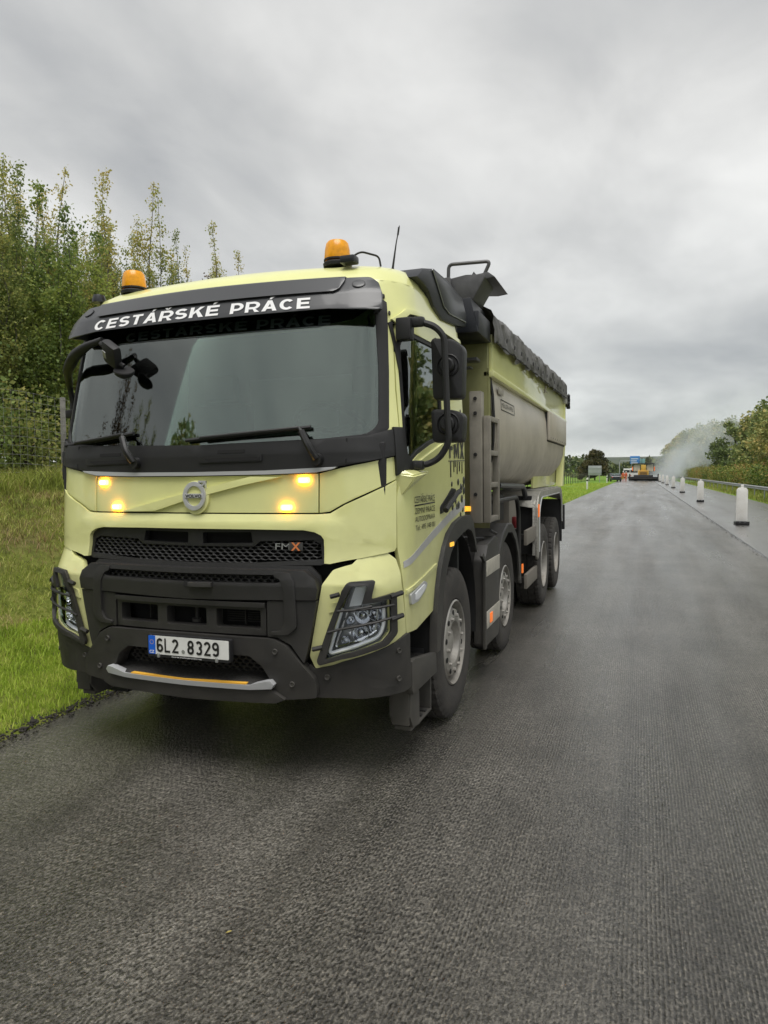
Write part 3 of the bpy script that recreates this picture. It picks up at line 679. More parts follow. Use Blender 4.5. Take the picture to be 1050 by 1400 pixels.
# bumper ends
mirrored('bumper_end', rnd([(.80, .69), (.835, .662), (.95, .69), (1.12, .755), (1.24, .805), (1.29, .83), (1.325, .84), (1.325, .53), (1.28, .515), (1.06, .502), (.84, .497), (.66, .49), (.70, .56), (.78, .62)], .01, 2), PF, M['plastic'], T, off=.034, thick=.05, bev=.010, grid=(.05, .07))
for sgn_ in (1, -1):
    for s, z, o_ in ((.61, .765, .087), (.705, .585, .087), (.905, .62, .036), (1.252, .757, .036), (1.246, .60, .036)):
        c0 = PF(sgn_*s, z, o_); n_ = (PF(sgn_*s, z, o_+.1)-c0).normalized()
        bm = B(); lathe(bm, [(.0005, .004), (.009, .004), (.010, .008), (.014, .009), (.016, 0)], 14, 'z')
        q = Vector((0, 0, 1)).rotation_difference(n_)
        bmesh.ops.rotate(bm, cent=(0, 0, 0), matrix=q.to_matrix(), verts=bm.verts); bmesh.ops.translate(bm, vec=c0, verts=bm.verts)
        ob('bumper_bolt', bm, M['tank'], T)
# number plate
PT = lambda u, v, o: Vector((u+.042, -.128-o, v))
bm = B(); boxr(bm, -.16, .26, -.115, -.05, .70, .82); ob('plate_mount', bm, M['black'], T)
np_ = panel('number_plate', rnd([(-.262, .700), (.285, .700), (.285, .828), (-.262, .828)], .01), PT, M['black'], T, off=.0, thick=.03, bev=.005)
panel('plate_field', rnd([(-.252, .716), (.276, .716), (.276, .822), (-.252, .822)], .006), PT, M['platewhite'], np_, off=.002, thick=.003, bev=.001)
panel('plate_band', rnd([(-.252, .716), (-.206, .716), (-.206, .822), (-.252, .822)], .005), PT, M['blue'], np_, off=.0035, thick=.003, bev=0)
# slim lettering drawn for the plate
text_w = [('6', -.196), ('L', -.143), ('2', -.093), ('8', .010), ('3', .064), ('2', .118), ('9', .172)]
for ch, u in text_w:
    bm = B(); stroke_text(bm, ch, u, .730, .044 if ch != 'L' else .038, .080, PT, .0045, t=.15 if ch == 'L' else .17); ob('plate_character', bm, M['ink'], np_, ang=180)
bm = B(); text_bm(bm, 'CZ', -.245, .722, .032, .016, PT, .005, bold=.02)
ob('country_code', bm, M['white'], np_, ang=180)
bm = B(); text_bm(bm, 'www.volvotrucks.cz', -.10, .7035, .20, .0085, PT, .001); ob('plate_caption', bm, M['white'], np_, ang=180)
bm = B()
for k in range(12):
    a = k*pi/6; lathe(bm, [(.0001, .0), (.0022, 0)], 5, 'y', (-.187+.012*cos(a), -.1325, .785+.012*sin(a)))
ob('plate_stars', bm, M['yellowline'], np_)
for u in (-.143, .242):
    bm = B(); boxr(bm, u-.008, u+.008, -.136, -.12, .698, .722, .002); ob('plate_clip', bm, M['lensgrey'], np_)
bm = B(); lathe(bm, [(.0001, .0), (.011, 0)], 14, 'y', (.024, -.1325, .742)); ob('plate_seal', bm, M['lensgrey'], np_)

# ---- headlight surround and headlights -----------------------------
hl = rnd([(.885, 1.13), (.94, 1.205), (1.04, 1.235), (1.07, 1.272), (1.20, 1.298), (1.255, 1.255), (1.28, 1.18), (1.31, .95), (1.318, .838), (1.24, .80), (1.12, .752), (.95, .69), (.835, .665), (.803, .735), (.845, .94)], .008, 2)
lens_h = rnd([(1.05, 1.125), (1.128, 1.132), (1.105, 1.030), (1.205, 1.045), (1.212, .87), (1.17, .815), (1.05, .765), (.885, .712)], .01, 2)
def hloff(u, v): return .0+.032*max(0, min(1, (1.29-v)/.16))*(1 if abs(u) < 1.2 else max(.45, 1-(abs(u)-1.2)*4))
hr, hl_ = mirrored('headlight_surround', hl, PF, M['paint'], T, off=-.005, thick=.03, holes=[lens_h], offfn=lambda u, v: hloff(abs(u), v), grid=(.04, .04), bev=.006)
for H, s in ((hr, 1), (hl_, -1)):
    Fl = (lambda P: P) if s == 1 else flip
    FN = lambda u, v, o=0.: PF(u, v, o+hloff(abs(u), v))
    back = panel('headlight', Fl(lens_h), FN, M['lensgrey'], T, off=-.085, thick=.01, bev=0, grid=(.05, .05))
    # housing walls
    bm = B(); A = [FN(s*u, v, -.02) for u, v in lens_h]; C = [FN(s*u, v, -.085) for u, v in lens_h]
    a_ = [bm.verts.new(p) for p in A]; c_ = [bm.verts.new(p) for p in C]
    for k in range(len(a_)): bm.faces.new((a_[k], a_[(k+1) % len(a_)], c_[(k+1) % len(a_)], c_[k]))
    ob('housing_wall', bm, M['lensgrey'], back)
    # day running strip following the lower edge
    bm = B(); tube(bm, curve_pts([FN(s*u, v, -.022) for u, v in ((1.00, 1.00), (.915, .745), (1.06, .792), (1.165, .84), (1.19, .90), (1.19, 1.0))], .03), .011, 6); ob('light_strip', bm, M['lens'], back)
    bm = B(); tube(bm, curve_pts([FN(s*u, v, -.045) for u, v in ((1.02, .98), (.945, .775), (1.06, .815), (1.155, .86), (1.17, .99))], .03), .008, 6); ob('light_strip', bm, M['chrome'], back)
    panel('indicator_lamp', Fl([(1.062, 1.115), (1.118, 1.12), (1.088, 1.015), (1.03, 1.005)]), FN, M['lens'], back, off=-.035, thick=.01, bev=.004)
    for u, v, r in ((1.095, .955, .042), (1.155, .965, .038), (1.085, .86, .046), (1.15, .89, .030), (1.01, .82, .026), (1.035, .93, .024)):
        c0 = FN(s*u, v, -.06); n_ = (FN(s*u, v, .04)-FN(s*u, v, -.06)).normalized(); bm = B()
        lathe(bm, [(.0005, -.02), (r*.35, -.018), (r*.7, -.006), (r, .022), (r*1.03, .018)], 18, 'z'); lathe(bm, [(.0005, .012), (r*.25, .008), (r*.3, -.01)], 12, 'z')
        q = Vector((0, 0, 1)).rotation_difference(n_); bmesh.ops.rotate(bm, cent=(0, 0, 0), matrix=q.to_matrix(), verts=bm.verts); bmesh.ops.translate(bm, vec=c0, verts=bm.verts)
        ob('reflector', bm, M['chrome'], back)
    panel('headlight_glass', Fl(lens_h), FN, M['lampglass'], back, off=-.012, thick=.003, bev=0, grid=(.05, .05))
    # black guard: ring, bars, lugs
    g_out = rnd([(1.035, 1.148), (1.145, 1.158), (1.128, 1.055), (1.235, 1.085), (1.238, .86), (1.19, .80), (1.05, .742), (.868, .690), (.855, .715), (.93, .91)], .014, 3)
    g_in = rnd([(1.055, 1.128), (1.115, 1.132), (1.092, 1.03), (1.207, 1.052), (1.208, .872), (1.17, .822), (1.05, .77), (.905, .722), (.965, .91)], .012, 3)
    gd = panel('headlight_guard', Fl(g_out), FN, M['plastic'], T, off=.030, thick=.022, holes=[Fl(g_in)], bev=.006, grid=(.05, .05))
    for (u0, v0), (u1, v1) in (((.985, .992), (1.22, 1.018)), ((.925, .875), (1.225, .952)) , ((1.07, 1.005), (1.13, 1.02))):
        bm = B(); tube(bm, [FN(s*(u0+(u1-u0)*t/4), v0+(v1-v0)*t/4, .03) for t in range(5)], .0075, 6); ob('guard_bar', bm, M['plastic'], gd)
    for u, v in ((.975, 1.075), (1.235, 1.07), (1.237, .945), (.862, .785)):
        bm = B(); tube(bm, [FN(s*(u-.03), v-.006, .028), FN(s*(u+.03), v+.008, .028)], .014, 6); ob('guard_lug', bm, M['plastic'], gd)
    panel('washer_cover', Fl(rnd([(.925, .975), (.985, .99), (1.0, 1.04), (.945, 1.03)], .006)), FN, M['paint'], H, off=.004, thick=.01, bev=.003)

# ---- visor ----------------------------------------------------------
def voff(u, v): return lerp(v, [(2.63, .112), (2.74, .098), (2.84, .05), (2.87, .02)])
vl = rnd(mir([(0, 2.634), (.6, 2.640), (.9, 2.645), (1.135, 2.628), (1.145, 2.72), (1.138, 2.80), (1.11, 2.838), (.5, 2.852), (0, 2.852)]), .012, 2)
vis = panel('sun_visor', vl, PF, M['visor'], T, off=0, thick=.014, offfn=voff, bev=.005, grid=(.06, .03), ang=50)
panel('visor_top_panel', rnd(mir([(0, 2.742), (.93, 2.748), (.965, 2.765), (1.01, 2.846), (0, 2.850)]), .01), PF, M['visor'], vis, off=.016, thick=.02, offfn=voff, bev=.005, grid=(.08, .03), ang=50)
VT = lambda u, v, o: PF(u, v, voff(u, v)+o)
for wd_, u0, w_ in (('CESTÁŘSKÉ', -.925, 1.075), ('PRÁCE', .235, .545)):
    bm = B(); stroke_text(bm, wd_, u0, 2.652, w_, .066, VT, .0035); ob('visor_lettering', bm, M['white'], vis, ang=180)
for s in (1, -1):
    panel('visor_end', [(s*1.122, 2.632), (s*1.143, 2.632), (s*1.15, 2.72), (s*1.138, 2.80), (s*1.118, 2.83)][::s], PF, M['visor'], vis, off=-.012, thick=.13, offfn=voff, bev=.003, grid=(0, .04))
for s in (1, -1):
    panel('visor_lamp_cap', circ((s*1.06, 2.793), .026, 20), PF, M['black'], vis, off=.004, thick=.003, offfn=voff, bev=0)
    panel('visor_lamp_cap', circ((s*1.06, 2.793), .023, 20), PF, M['visor'], vis, off=.006, thick=.003, offfn=voff, bev=.001)

# ---- roof gear ------------------------------------------------------
def beacon(x, y, z):
    bm = B(); lathe(bm, [(.001, 0), (.085, 0), (.088, .018), (.07, .035), (.065, .04), (.001, .04)], 28, 'z', (x, y, z)); bs = ob('beacon_light', bm, M['black'], T)
    bm = B(); lathe(bm, [(.077, .036), (.079, .05), (.075, .10), (.067, .138), (.055, .152), (.001, .156)], 36, 'z', (x, y, z), mod=lambda j, k, r: r*(1+.010*(k % 2)) if r > .02 else r); ob('beacon_lens', bm, M['amber'], bs)
    bm = B(); lathe(bm, [(.076, .034), (.083, .034), (.083, .044), (.076, .046)], 28, 'z', (x, y, z)); ob('beacon_ring', bm, M['black'], bs)
beacon(.705, .56, 2.975); beacon(-.79, .56, 2.955)
bm = B(); boxr(bm, .775, .87, .42, .50, 2.955, 3.0, .012); cl_ = ob('camera_housing', bm, M['plastic2'], T)
bm = B(); tube(bm, curve_pts([(.80, .50, 2.995), (.87, .52, 3.04), (.95, .62, 3.03), (.96, .62, 2.97)], .03), .006, 6); ob('cable', bm, M['black'], cl_)
bm = B(); lathe(bm, [(.001, 0), (.045, 0), (.045, .02), (.035, .05), (.001, .052)], 18, 'z', (-1.0, .46, 2.90)); ob('roof_sensor', bm, M['plastic2'], T)
bm = B(); lathe(bm, [(.001, 0), (.04, 0), (.03, .02), (.016, .05), (.001, .055)], 14, 'z', (.93, .92, 2.985))
tube(bm, [(.93, .92, 3.02), (.955, .93, 3.20), (.975, .94, 3.31)], .006, 6, rads=[.008, .004, .003]); tube(bm, [(.965, .935, 3.25), (.972, .938, 3.30)], .006, 6)
ob('antenna', bm, M['black'], T)
# corner air deflector behind the roof
dp = [(.66, 2.90), (.80, 2.985), (1.04, 3.045), (1.35, 3.055), (1.82, 3.03), (1.95, 2.93), (1.93, 2.84), (1.62, 2.79), (1.22, 2.755), (1.03, 2.80), (.92, 2.87), (.80, 2.895)]
bm = B(); prism(bm, dp, YZ, .86, 1.175, .012); df = ob('air_deflector', bm, M['navy'], T, ang=18)
bm = B(); prism(bm, [(.98, 3.015), (1.33, 3.03), (1.80, 3.005), (1.90, 2.93), (1.88, 2.87), (1.40, 2.835), (1.27, 2.85), (1.10, 2.95)], YZ, 1.17, 1.182, .004); ob('deflector_panel', bm, M['plastic2'], df)
ln = [(.98, 3.022), (1.10, 2.95), (1.26, 2.85), (1.40, 2.832), (1.89, 2.868)]
bm = B(); tube(bm, [(1.181, y, z) for y, z in ln], .004, 6); ob('deflector_seam', bm, M['lensgrey'], df)

# ---- mirrors --------------------------------------------------------
def rbox(name, x0, x1, y0, y1, z0, z1, bev, m, parent):
    bm = B(); boxr(bm, x0, x1, y0, y1, z0, z1, bev); return ob(name, bm, m, parent)
bm = B()
arm = [(1.17, .42, 2.575), (1.26, .42, 2.578), (1.345, .44, 2.55), (1.395, .45, 2.49), (1.40, .45, 2.33), (1.41, .45, 2.02), (1.42, .45, 1.90), (1.36, .45, 1.81), (1.29, .44, 1.775), (1.18, .42, 1.772)]
tube(bm, curve_pts(arm, .07), .019, 10)
ma = ob('mirror_arm', bm, M['plastic'], T)
rbox('mirror_bracket', 1.135, 1.225, .36, .44, 2.475, 2.60, .012, M['plastic'], ma)
rbox('arm_sleeve', 1.155, 1.29, .39, .45, 2.55, 2.605, .018, M['plastic'], ma)
rbox('arm_sleeve', 1.13, 1.28, .39, .45, 1.745, 1.80, .018, M['plastic'], ma)
def mirror_head(zc, hz, x0, x1, cz, yy=.52):
    prof = rnd([(x0+.01, zc-hz), (x1-.01, zc-hz), (x1, zc+hz*.62), (x1-.06, zc+hz*.9), (x0, zc+hz)], .03, 4)
    bm = B(); prism(bm, prof, XZ, yy, yy+.11, .02); mh = ob('mirror_head', bm, M['plastic'], T)
    bm = B(); prism(bm, [(x0+.02+(u-x0)*.85, zc+(v-zc)*.9) for u, v in prof], XZ, yy+.111, yy+.115); ob('mirror_glass', bm, M['mirror'], mh)
    bm = B(); lathe(bm, [(.001, -.045), (.034, -.045), (.042, -.035), (.042, 0)], 16, 'y', ((x0+x1)/2+.008, yy, cz)); lathe(bm, [(.055, .0), (.062, -.008), (.068, .0)], 22, 'y', ((x0+x1)/2+.008, yy, cz)); ob('mirror_knuckle', bm, M['plastic'], mh)
mirror_head(2.328, .178, 1.292, 1.488, 2.338); mirror_head(2.0, .098, 1.288, 1.488, 2.008)
# left mirror: pole with the heads folded back against the door, bow arm carrying the front mirror
bm = B()
tube(bm, curve_pts([(-1.29, .50, 2.30), (-1.30, .50, 2.05), (-1.30, .50, 1.88), (-1.26, .50, 1.79), (-1.19, .48, 1.76)], .05), .019, 10)
ml = ob('mirror_arm', bm, M['plastic'], T)
bp_ = curve_pts([(-1.29, .50, 2.25), (-1.285, .47, 2.36), (-1.13, .29, 2.435), (-.95, .165, 2.50), (-.82, .13, 2.545), (-.70, .135, 2.575)], .08, 4)
nb_ = len(bp_); bm = B(); tube(bm, bp_, .02, 12, rads=[.019+.017*sin(pi*min(1, max(0, (i/(nb_-1)-.15)/.85)))**1.2 for i in range(nb_)]); ob('front_mirror_arm', bm, M['plastic'], ml)
for z in (2.17, 1.93): rbox('mirror_clamp', -1.335, -1.265, .47, .55, z-.03, z+.03, .01, M['plastic'], ml)
for zc, hz in ((2.20, .17), (1.93, .09)):
    mh = rbox('mirror_head', -1.30, -1.245, .62, .80, zc-hz, zc+hz, .02, M['plastic'], T); rbox('mirror_glass', -1.244, -1.24, .64, .78, zc-hz+.02, zc+hz-.02, .001, M['mirror'], mh)
bm = B(); boxr(bm, -.075, .075, -.03, .03, -.075, .075, .028)
o = ob('front_mirror', bm, M['black'], ml, loc=(-.60, .10, 2.475), rot=(radians(25), radians(30), radians(-15)))
bm = B(); boxr(bm, -.016, .016, -.034, -.030, -.022, .022, .001); ob('mirror_label', bm, M['lensgrey'], ml, loc=(-.60, .075, 2.478), rot=(radians(25), radians(30), radians(-15)))
bm = B(); lathe(bm, [(.001, .05), (.05, .045), (.088, .02), (.10, -.01), (.095, -.02), (.001, -.02)], 22, 'y'); 
ob('mirror_reflection_dish', bm, M['black'], ml, loc=(-.53, .12, 2.365), rot=(radians(-62), radians(10), radians(20))).scale = (.62, .7, .62)  # dark dish added to stand for the front mirror's reflection in the windscreen
bm = B(); tube(bm, [(-.70, .12, 2.55), (-.62, .10, 2.50), (-.56, .11, 2.42), (-.53, .12, 2.40)], .016, 8); ob('mirror_stalk', bm, M['black'], ml)

# ---- wheels ---------------------------------------------------------
R_ = .53
def tyre_bm(w=.315):
    bm = B(); h = w/2
    prof = [(.295, -h*.80), (.31, -h*.95), (.36, -h*1.0), (.43, -h*1.03), (.485, -h*.98), (.505, -h*.93), (.524, -h*.86), (.53, -h*.62), (.53, -h*.60), (.517, -h*.585), (.517, -h*.54), (.53, -h*.52), (.531, -h*.08), (.518, -h*.05), (.518, h*.05), (.531, h*.08), (.53, h*.52), (.517, h*.54), (.517, h*.585), (.53, h*.60), (.53, h*.62), (.524, h*.86), (.505, h*.93), (.485, h*.98), (.43, h*1.03), (.36, h*1.0), (.31, h*.95), (.295, h*.80)]
    n = len(prof)
    def mod(j, k, r):
        if r > .50: 
            edge = min(j, n-1-j)
            if edge in (5, 6, 7, 8) and k % 4 >= 3: return r-.012
            if edge > 10 and k % 4 >= 3 and r > .525: return r-.006
        return r
    lathe(bm, prof, 160, 'x', (0, 0, 0), mod); return bm
def front_rim_bm():
    bm = B()
    prof = [(.293, .128), (.300, .148), (.292, .156), (.284, .150), (.276, .118), (.270, .06), (.266, .0), (.252, .0), (.244, .112), (.232, .138), (.205, .146), (.165, .150), (.150, .146), (.138, .128), (.128, .098), (.122, .09), (.105, .100), (.085, .118), (.060, .124), (.001, .126)]
    lathe(bm, prof, 48, 'x'); lathe(bm, [(.293, .128), (.285, -.13), (.30, -.15)], 32, 'x'); return bm
def rear_rim_bm():
    bm = B()
    prof = [(.293, .128), (.302, .148), (.294, .156), (.284, .148), (.274, .11), (.266, .02), (.262, -.04), (.24, -.06), (.17, -.062), (.165, -.05), (.155, .02), (.148, .075), (.135, .088), (.09, .092), (.001, .092)]
    lathe(bm, prof, 48, 'x'); return bm
def nut_mesh(x, r, m):
    bm = B(); lathe(bm, [(.0005, .020), (.009, .020), (.0125, .016), (.0125, .004), (.017, .003), (.017, 0)], 6, 'x', (x, 0, 0)); finish(bm); me = bpy.data.meshes.new('wheel_nut'); bm.to_mesh(me); bm.free(); me.materials.append(m); return me
def hole_mesh(x):
    bm = B(); lathe(bm, [(.0005, 0), (.018, 0), (.020, -.003)], 12, 'x', (x, 0, 0)); finish(bm); me = bpy.data.meshes.new('hand_hole'); bm.to_mesh(me); bm.free(); me.materials.append(M['void']); return me
NF, NR, HF = nut_mesh(.146, 0, M['alu']), nut_mesh(-.064, 0, M['alu']), hole_mesh(.1475)
def wheel(x, y, sg, rear, nuts=True):
    w = ob('wheel', tyre_bm(), M['tyre'], T, loc=(x, y, R_), rot=(0, 0, 0 if sg > 0 else pi), ang=30)
    ob('rim', rear_rim_bm() if rear else front_rim_bm(), M['alu'], w, ang=30)
    if nuts:
        for k in range(10):
            a = 2*pi*k/10+.1; r = .168 if not rear else .2
            o = link('wheel_nut', NR if rear else NF, w, loc=(0, r*cos(a) if rear else .190*cos(a), r*sin(a) if rear else .190*sin(a)), rot=(a, 0, 0))
        if not rear:
            for k in range(10):
                a = 2*pi*(k+.5)/10+.1; link('hand_hole', HF, w, loc=(0, .213*cos(a), .213*sin(a)))
    else:
        pass
    return w
wheel(1.05, 1.41, 1, False); wheel(-1.05, 1.41, -1, False); wheel(1.05, 3.41, 1, False); wheel(-1.05, 3.41, -1, False)
for y in (5.97, 7.40):
    wheel(1.10, y, 1, True); wheel(.76, y, 1, True, False); wheel(-1.10, y, -1, True, False); wheel(-.76, y, -1, True, False)
# mud scuff: valve stems
for y in (5.97, 7.40):
    bm = B(); tube(bm, [(1.20, y-.24, .62), (1.275, y-.25, .63)], .007, 6); ob('valve_stem', bm, M['chrome'], T)

# ---- chassis --------------------------------------------------------
bm = B()
for s in (-.42, .42): boxr(bm, s-.045, s+.045, .35, 8.3, .72, 1.0)
for y in (2.3, 4.1, 4.8, 5.3, 6.7, 8.2): boxr(bm, -.4, .4, y-.06, y+.06, .76, .94)
ob('chassis_rail', bm, M['chassis'], T)
for y in (1.41, 3.41, 5.97, 7.40):
    bm = B(); tube(bm, [(-.95, y, R_), (.95, y, R_)], .085, 12); lathe(bm, [(.001, -.18), (.16, -.14), (.2, 0), (.16, .14), (.001, .18)], 16, 'y', (0, y, R_)); ob('axle', bm, M['chassis'], T)
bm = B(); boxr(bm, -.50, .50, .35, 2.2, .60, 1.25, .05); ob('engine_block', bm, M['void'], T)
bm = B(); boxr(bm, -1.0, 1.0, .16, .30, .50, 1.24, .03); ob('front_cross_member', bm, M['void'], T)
bm = B(); boxr(bm, -.95, .95, .30, .60, .42, .56, .03); ob('underrun_bar', bm, M['chassis'], T)
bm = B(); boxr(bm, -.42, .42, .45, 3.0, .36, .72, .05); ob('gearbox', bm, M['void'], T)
bm = B(); boxr(bm, -1.24, -.60, 2.2, 2.78, .32, 1.12, .03); ob('fuel_tank', bm, M['tank'], T)
bm = B(); boxr(bm, -1.20, -.55, 4.2, 5.25, .36, 1.02, .05); ob('fuel_tank', bm, M['tank'], T)
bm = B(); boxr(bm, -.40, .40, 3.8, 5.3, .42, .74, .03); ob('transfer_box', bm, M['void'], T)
bm = B(); boxr(bm, -1.16, -.98, .60, .82, .20, .62, .01); ob('mud_flap', bm, M['black'], T)
# ---- front wheel arches --------------------------------------------
arch = [(.822, .87), (.86, 1.0), (.93, 1.133), (1.02, 1.24), (1.13, 1.325), (1.30, 1.385), (1.50, 1.415), (1.76, 1.415), (1.86, 1.35), (1.93, 1.24), (1.99, 1.12), (1.965, 1.11), (1.885, 1.22), (1.80, 1.29), (1.68, 1.315), (1.50, 1.295), (1.32, 1.262), (1.18, 1.195), (1.08, 1.11), (1.0, 1.0), (.95, .87), (.91, .72), (.88, .60), (.80, .60), (.805, .72)]
mirrored('wheel_arch', arch, SF, M['tank'], T, off=.03, thick=.05, bev=.010, grid=(.12, .12))
for s in (1, -1):
    # inner liner
    bm = B(); n = 18; A = []; C = []
    for k in range(n+1):
        a = radians(-12+204*k/n); y = 1.41-.60*cos(a); z = .62+.68*sin(a)
        A.append(bm.verts.new((s*1.22, y, z))); C.append(bm.verts.new((s*.72, y, z)))
    for k in range(n): bm.faces.new((A[k], A[k+1], C[k+1], C[k]))
    bm.faces.new(C)
    ob('arch_liner', bm, M['void'], T)
panel('arch_marker', rnd([(1.135, 1.235), (1.23, 1.235), (1.23, 1.262), (1.135, 1.262)], .006), SF, M['marker'], T, off=.036, thick=.02, bev=.003)
# ---- entry steps ----------------------------------------------------
for s in (1, -1):
    # inner wall of the step well
    bm = B(); prism(bm, [(.30, .82), (.47, .82), (.83, .87), (.86, .60), (.83, .46), (.32, .46)], YZ, s*.93, s*.96, .004); ob('step_well', bm, M['chassis'], T)
    bm = B(); prism(bm, [(.32, .665), (.36, .672), (.82, .60), (.83, .47), (.34, .47), (.32, .50)], YZ, s*1.19, s*1.23, .008)
    st = ob('entry_step', bm, M['tank'], T)
    bm = B(); prism(bm, [(.30, .652), (.82, .575), (.82, .55), (.30, .62)], YZ, s*.95, s*1.19, .002); ob('step_tread', bm, M['grit'], st)
    bm = B(); 
    for k in range(9):
        y = .34+.053*k; boxr(bm, s*.96, s*1.185, y, y+.012, .655-.142*(y-.30)*1.04, .665-.142*(y-.30)*1.04)
    ob('step_grip', bm, M['grit'], st)
    # lower hanging step
    bm = B()
    for x0 in (1.185, 1.075): prism(bm, [(.36, .50), (.50, .48), (.53, .43), (.53, .235), (.40, .26), (.35, .33)], YZ, s*x0, s*(x0+.02), .006)
    boxr(bm, s*1.09, s*1.195, .40, .54, .235, .26, .004); boxr(bm, s*1.09, s*1.195, .35, .37, .28, .49, .004)
    boxr(bm, s*1.075, s*1.09, .50, .80, .25, .47, .004); boxr(bm, s*1.085, s*1.20, .53, .80, .235, .25, .004); boxr(bm, s*1.085, s*1.20, .78, .80, .25, .44, .004)
    ls = ob('hanging_step', bm, M['tank'], T)
    bm = B()
    for k in range(4): boxr(bm, s*1.10, s*1.19, .43+.09*k, .46+.09*k, .25, .262, .002)
    ob('step_grip', bm, M['grit'], ls)
    bm = B(); prism(bm, [(.80, .62), (.84, .62), (.84, .20), (.80, .22)], YZ, s*.95, s*1.15, .004); ob('mud_flap', bm, M['black'], T)
# ---- battery and tank cover between the front axles -----------------
bm = B(); prism(bm, rnd([(2.20, .31), (2.185, 1.02), (2.30, 1.14), (2.62, 1.185), (2.76, 1.15), (2.78, 1.02), (2.78, .36), (2.74, .30)], .02), YZ, 1.16, 1.262, .014)
tk = ob('battery_cover', bm, M['tank'], T)
bm = B(); boxr(bm, .70, 1.16, 2.28, 2.76, .36, 1.12, .02); ob('battery_box', bm, M['chassis'], tk)
for z0, z1 in ((.885, 1.01), (.455, .595)):
    bm = B(); boxr(bm, 1.255, 1.268, 2.205, 2.775, z0, z1, .003); ob('cover_stripe', bm, M['stripe'], tk)
bm = B(); boxr(bm, 1.262, 1.276, 2.33, 2.42, .485, .565, .004); ob('side_reflector', bm, M['orange'], tk)
bm = B(); prism(bm, [(2.15, .30), (2.20, .30), (2.19, 1.04), (2.06, 1.10), (2.04, 1.07), (2.15, 1.01)], YZ, 1.245, 1.268, .004); ob('side_valance', bm, M['tank'], tk)
bm = B(); lathe(bm, [(.001, .05), (.04, .05), (.05, .03), (.05, 0)], 16, 'z', (1.10, 2.33, 1.14)); lathe(bm, [(.001, .04), (.03, .04), (.035, 0)], 12, 'z', (1.0, 2.40, 1.17)); ob('filler_cap', bm, M['chassis'], tk)
bm = B(); tube(bm, [(1.0, 2.18, 1.17), (1.08, 2.24, 1.20), (1.15, 2.34, 1.185), (1.19, 2.46, 1.175)], .012, 6); tube(bm, [(1.24, 2.50, 1.24), (1.24, 2.76, 1.19)], .012, 6); ob('grab_bar', bm, M['black'], tk)
# ---- second mudguard -----------------------------------------------
def guard(name, yc, zc, r, a0, a1, x0, x1, m, thick=.02, n=22, ridge=False, lip=.03):
    bm = B(); rows = []
    for k in range(n+1):
        a = radians(a0+(a1-a0)*k/n); rr = r+(.010 if ridge and k % 3 == 0 else 0)
        c, s_ = -cos(a), sin(a)
        P = lambda q: (yc+q*c, zc+q*s_)
        o1 = P(rr); o2 = P(rr-lip); i1 = P(rr-thick)
        rows.append([bm.verts.new((x1+.01, *o2)), bm.verts.new((x1+.012, P(rr-.012)[0], P(rr-.012)[1])), bm.verts.new((x1, *o1)), bm.verts.new((x0, *o1)), bm.verts.new((x0, *i1)), bm.verts.new((x1-.01, *i1)), bm.verts.new((x1-.01, *o2))])
    for A, C in zip(rows, rows[1:]):
        for q in range(7): bm.faces.new((A[q], C[q], C[(q+1) % 7], A[(q+1) % 7]))
    bm.faces.new(rows[0]); bm.faces.new(rows[-1][::-1])
    return ob(name, bm, m, T, ang=25)
for s in (1, -1):
    x0, x1 = (.80, 1.235)
    g_ = guard('mudguard', 3.41, .54, .70, 20, 175, min(x0, x1), max(x0, x1), M['tank'], ridge=True, lip=.09)
    if s < 0:
        g_.scale = (-1, 1, 1)
# ---- pipe hoops, boxes and side guard behind the second axle --------
bm = B()
tube(bm, curve_pts([(1.17, 3.0, 1.46), (1.17, 4.30, 1.46), (1.17, 4.42, 1.30), (1.17, 4.46, .50)], .16, 6), .024, 10)
ob('pipe_hoop', bm, M['plastic'], T)
bm = B()
tube(bm, curve_pts([(1.10, 3.6, 1.60), (1.10, 5.25, 1.56), (1.10, 5.45, 1.35), (1.10, 5.45, .80)], .2, 6), .032, 10)
ob('pipe_hoop', bm, M['plastic2'], T)
bm = B(); boxr(bm, .55, 1.05, 3.5, 4.2, 1.22, 1.50, .02); ob('tool_box', bm, M['chassis'], T)
bm = B(); boxr(bm, .65, 1.05, 4.55, 5.2, 1.05, 1.45, .03); ob('hydraulic_tank', bm, M['steelframe'], T)
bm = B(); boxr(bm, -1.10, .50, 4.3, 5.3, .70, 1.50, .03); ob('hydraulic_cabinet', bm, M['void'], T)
bm = B(); tube(bm, [(.80, 4.5, .78), (.80, 5.3, .78)], .16, 18); ob('air_tank', bm, M['chassis'], T)
bm = B(); lathe(bm, [(.001, .05), (.05, .05), (.06, 0), (.03, -.08)], 12, 'z', (1.08, 4.75, 1.17)); ob('red_coupling', bm, mat('dark_red_cap', (.16, .012, .015), .4), T)
for z0, z1, nm in ((.905, 1.075, 'side_guard'), (.41, .575, 'side_guard')):
    bm = B(); boxr(bm, 1.20, 1.235, 4.60, 5.60, z0, z1, .006); sgd = ob(nm, bm, M['steelframe'], T)
    for y in (4.75, 5.45):
        bm = B(); boxr(bm, .45, 1.20, y-.03, y+.03, (z0+z1)/2-.03, (z0+z1)/2+.03); ob('guard_bracket', bm, M['chassis'], sgd)
bm = B(); boxr(bm, -1.235, -1.20, 4.60, 5.60, .41, .575, .006); boxr(bm, -1.235, -1.20, 4.6, 5.6, .905, 1.075, .006); ob('side_guard', bm, M['tank'], T)
bm = B(); boxr(bm, 1.185, 1.20, 4.52, 4.58, .60, .70, .004); ob('side_reflector', bm, M['orange'], T)
bm = B(); boxr(bm, -1.15, 1.18, 5.36, 5.42, .72, 1.44, .01); ob('bulkhead', bm, M['void'], T)
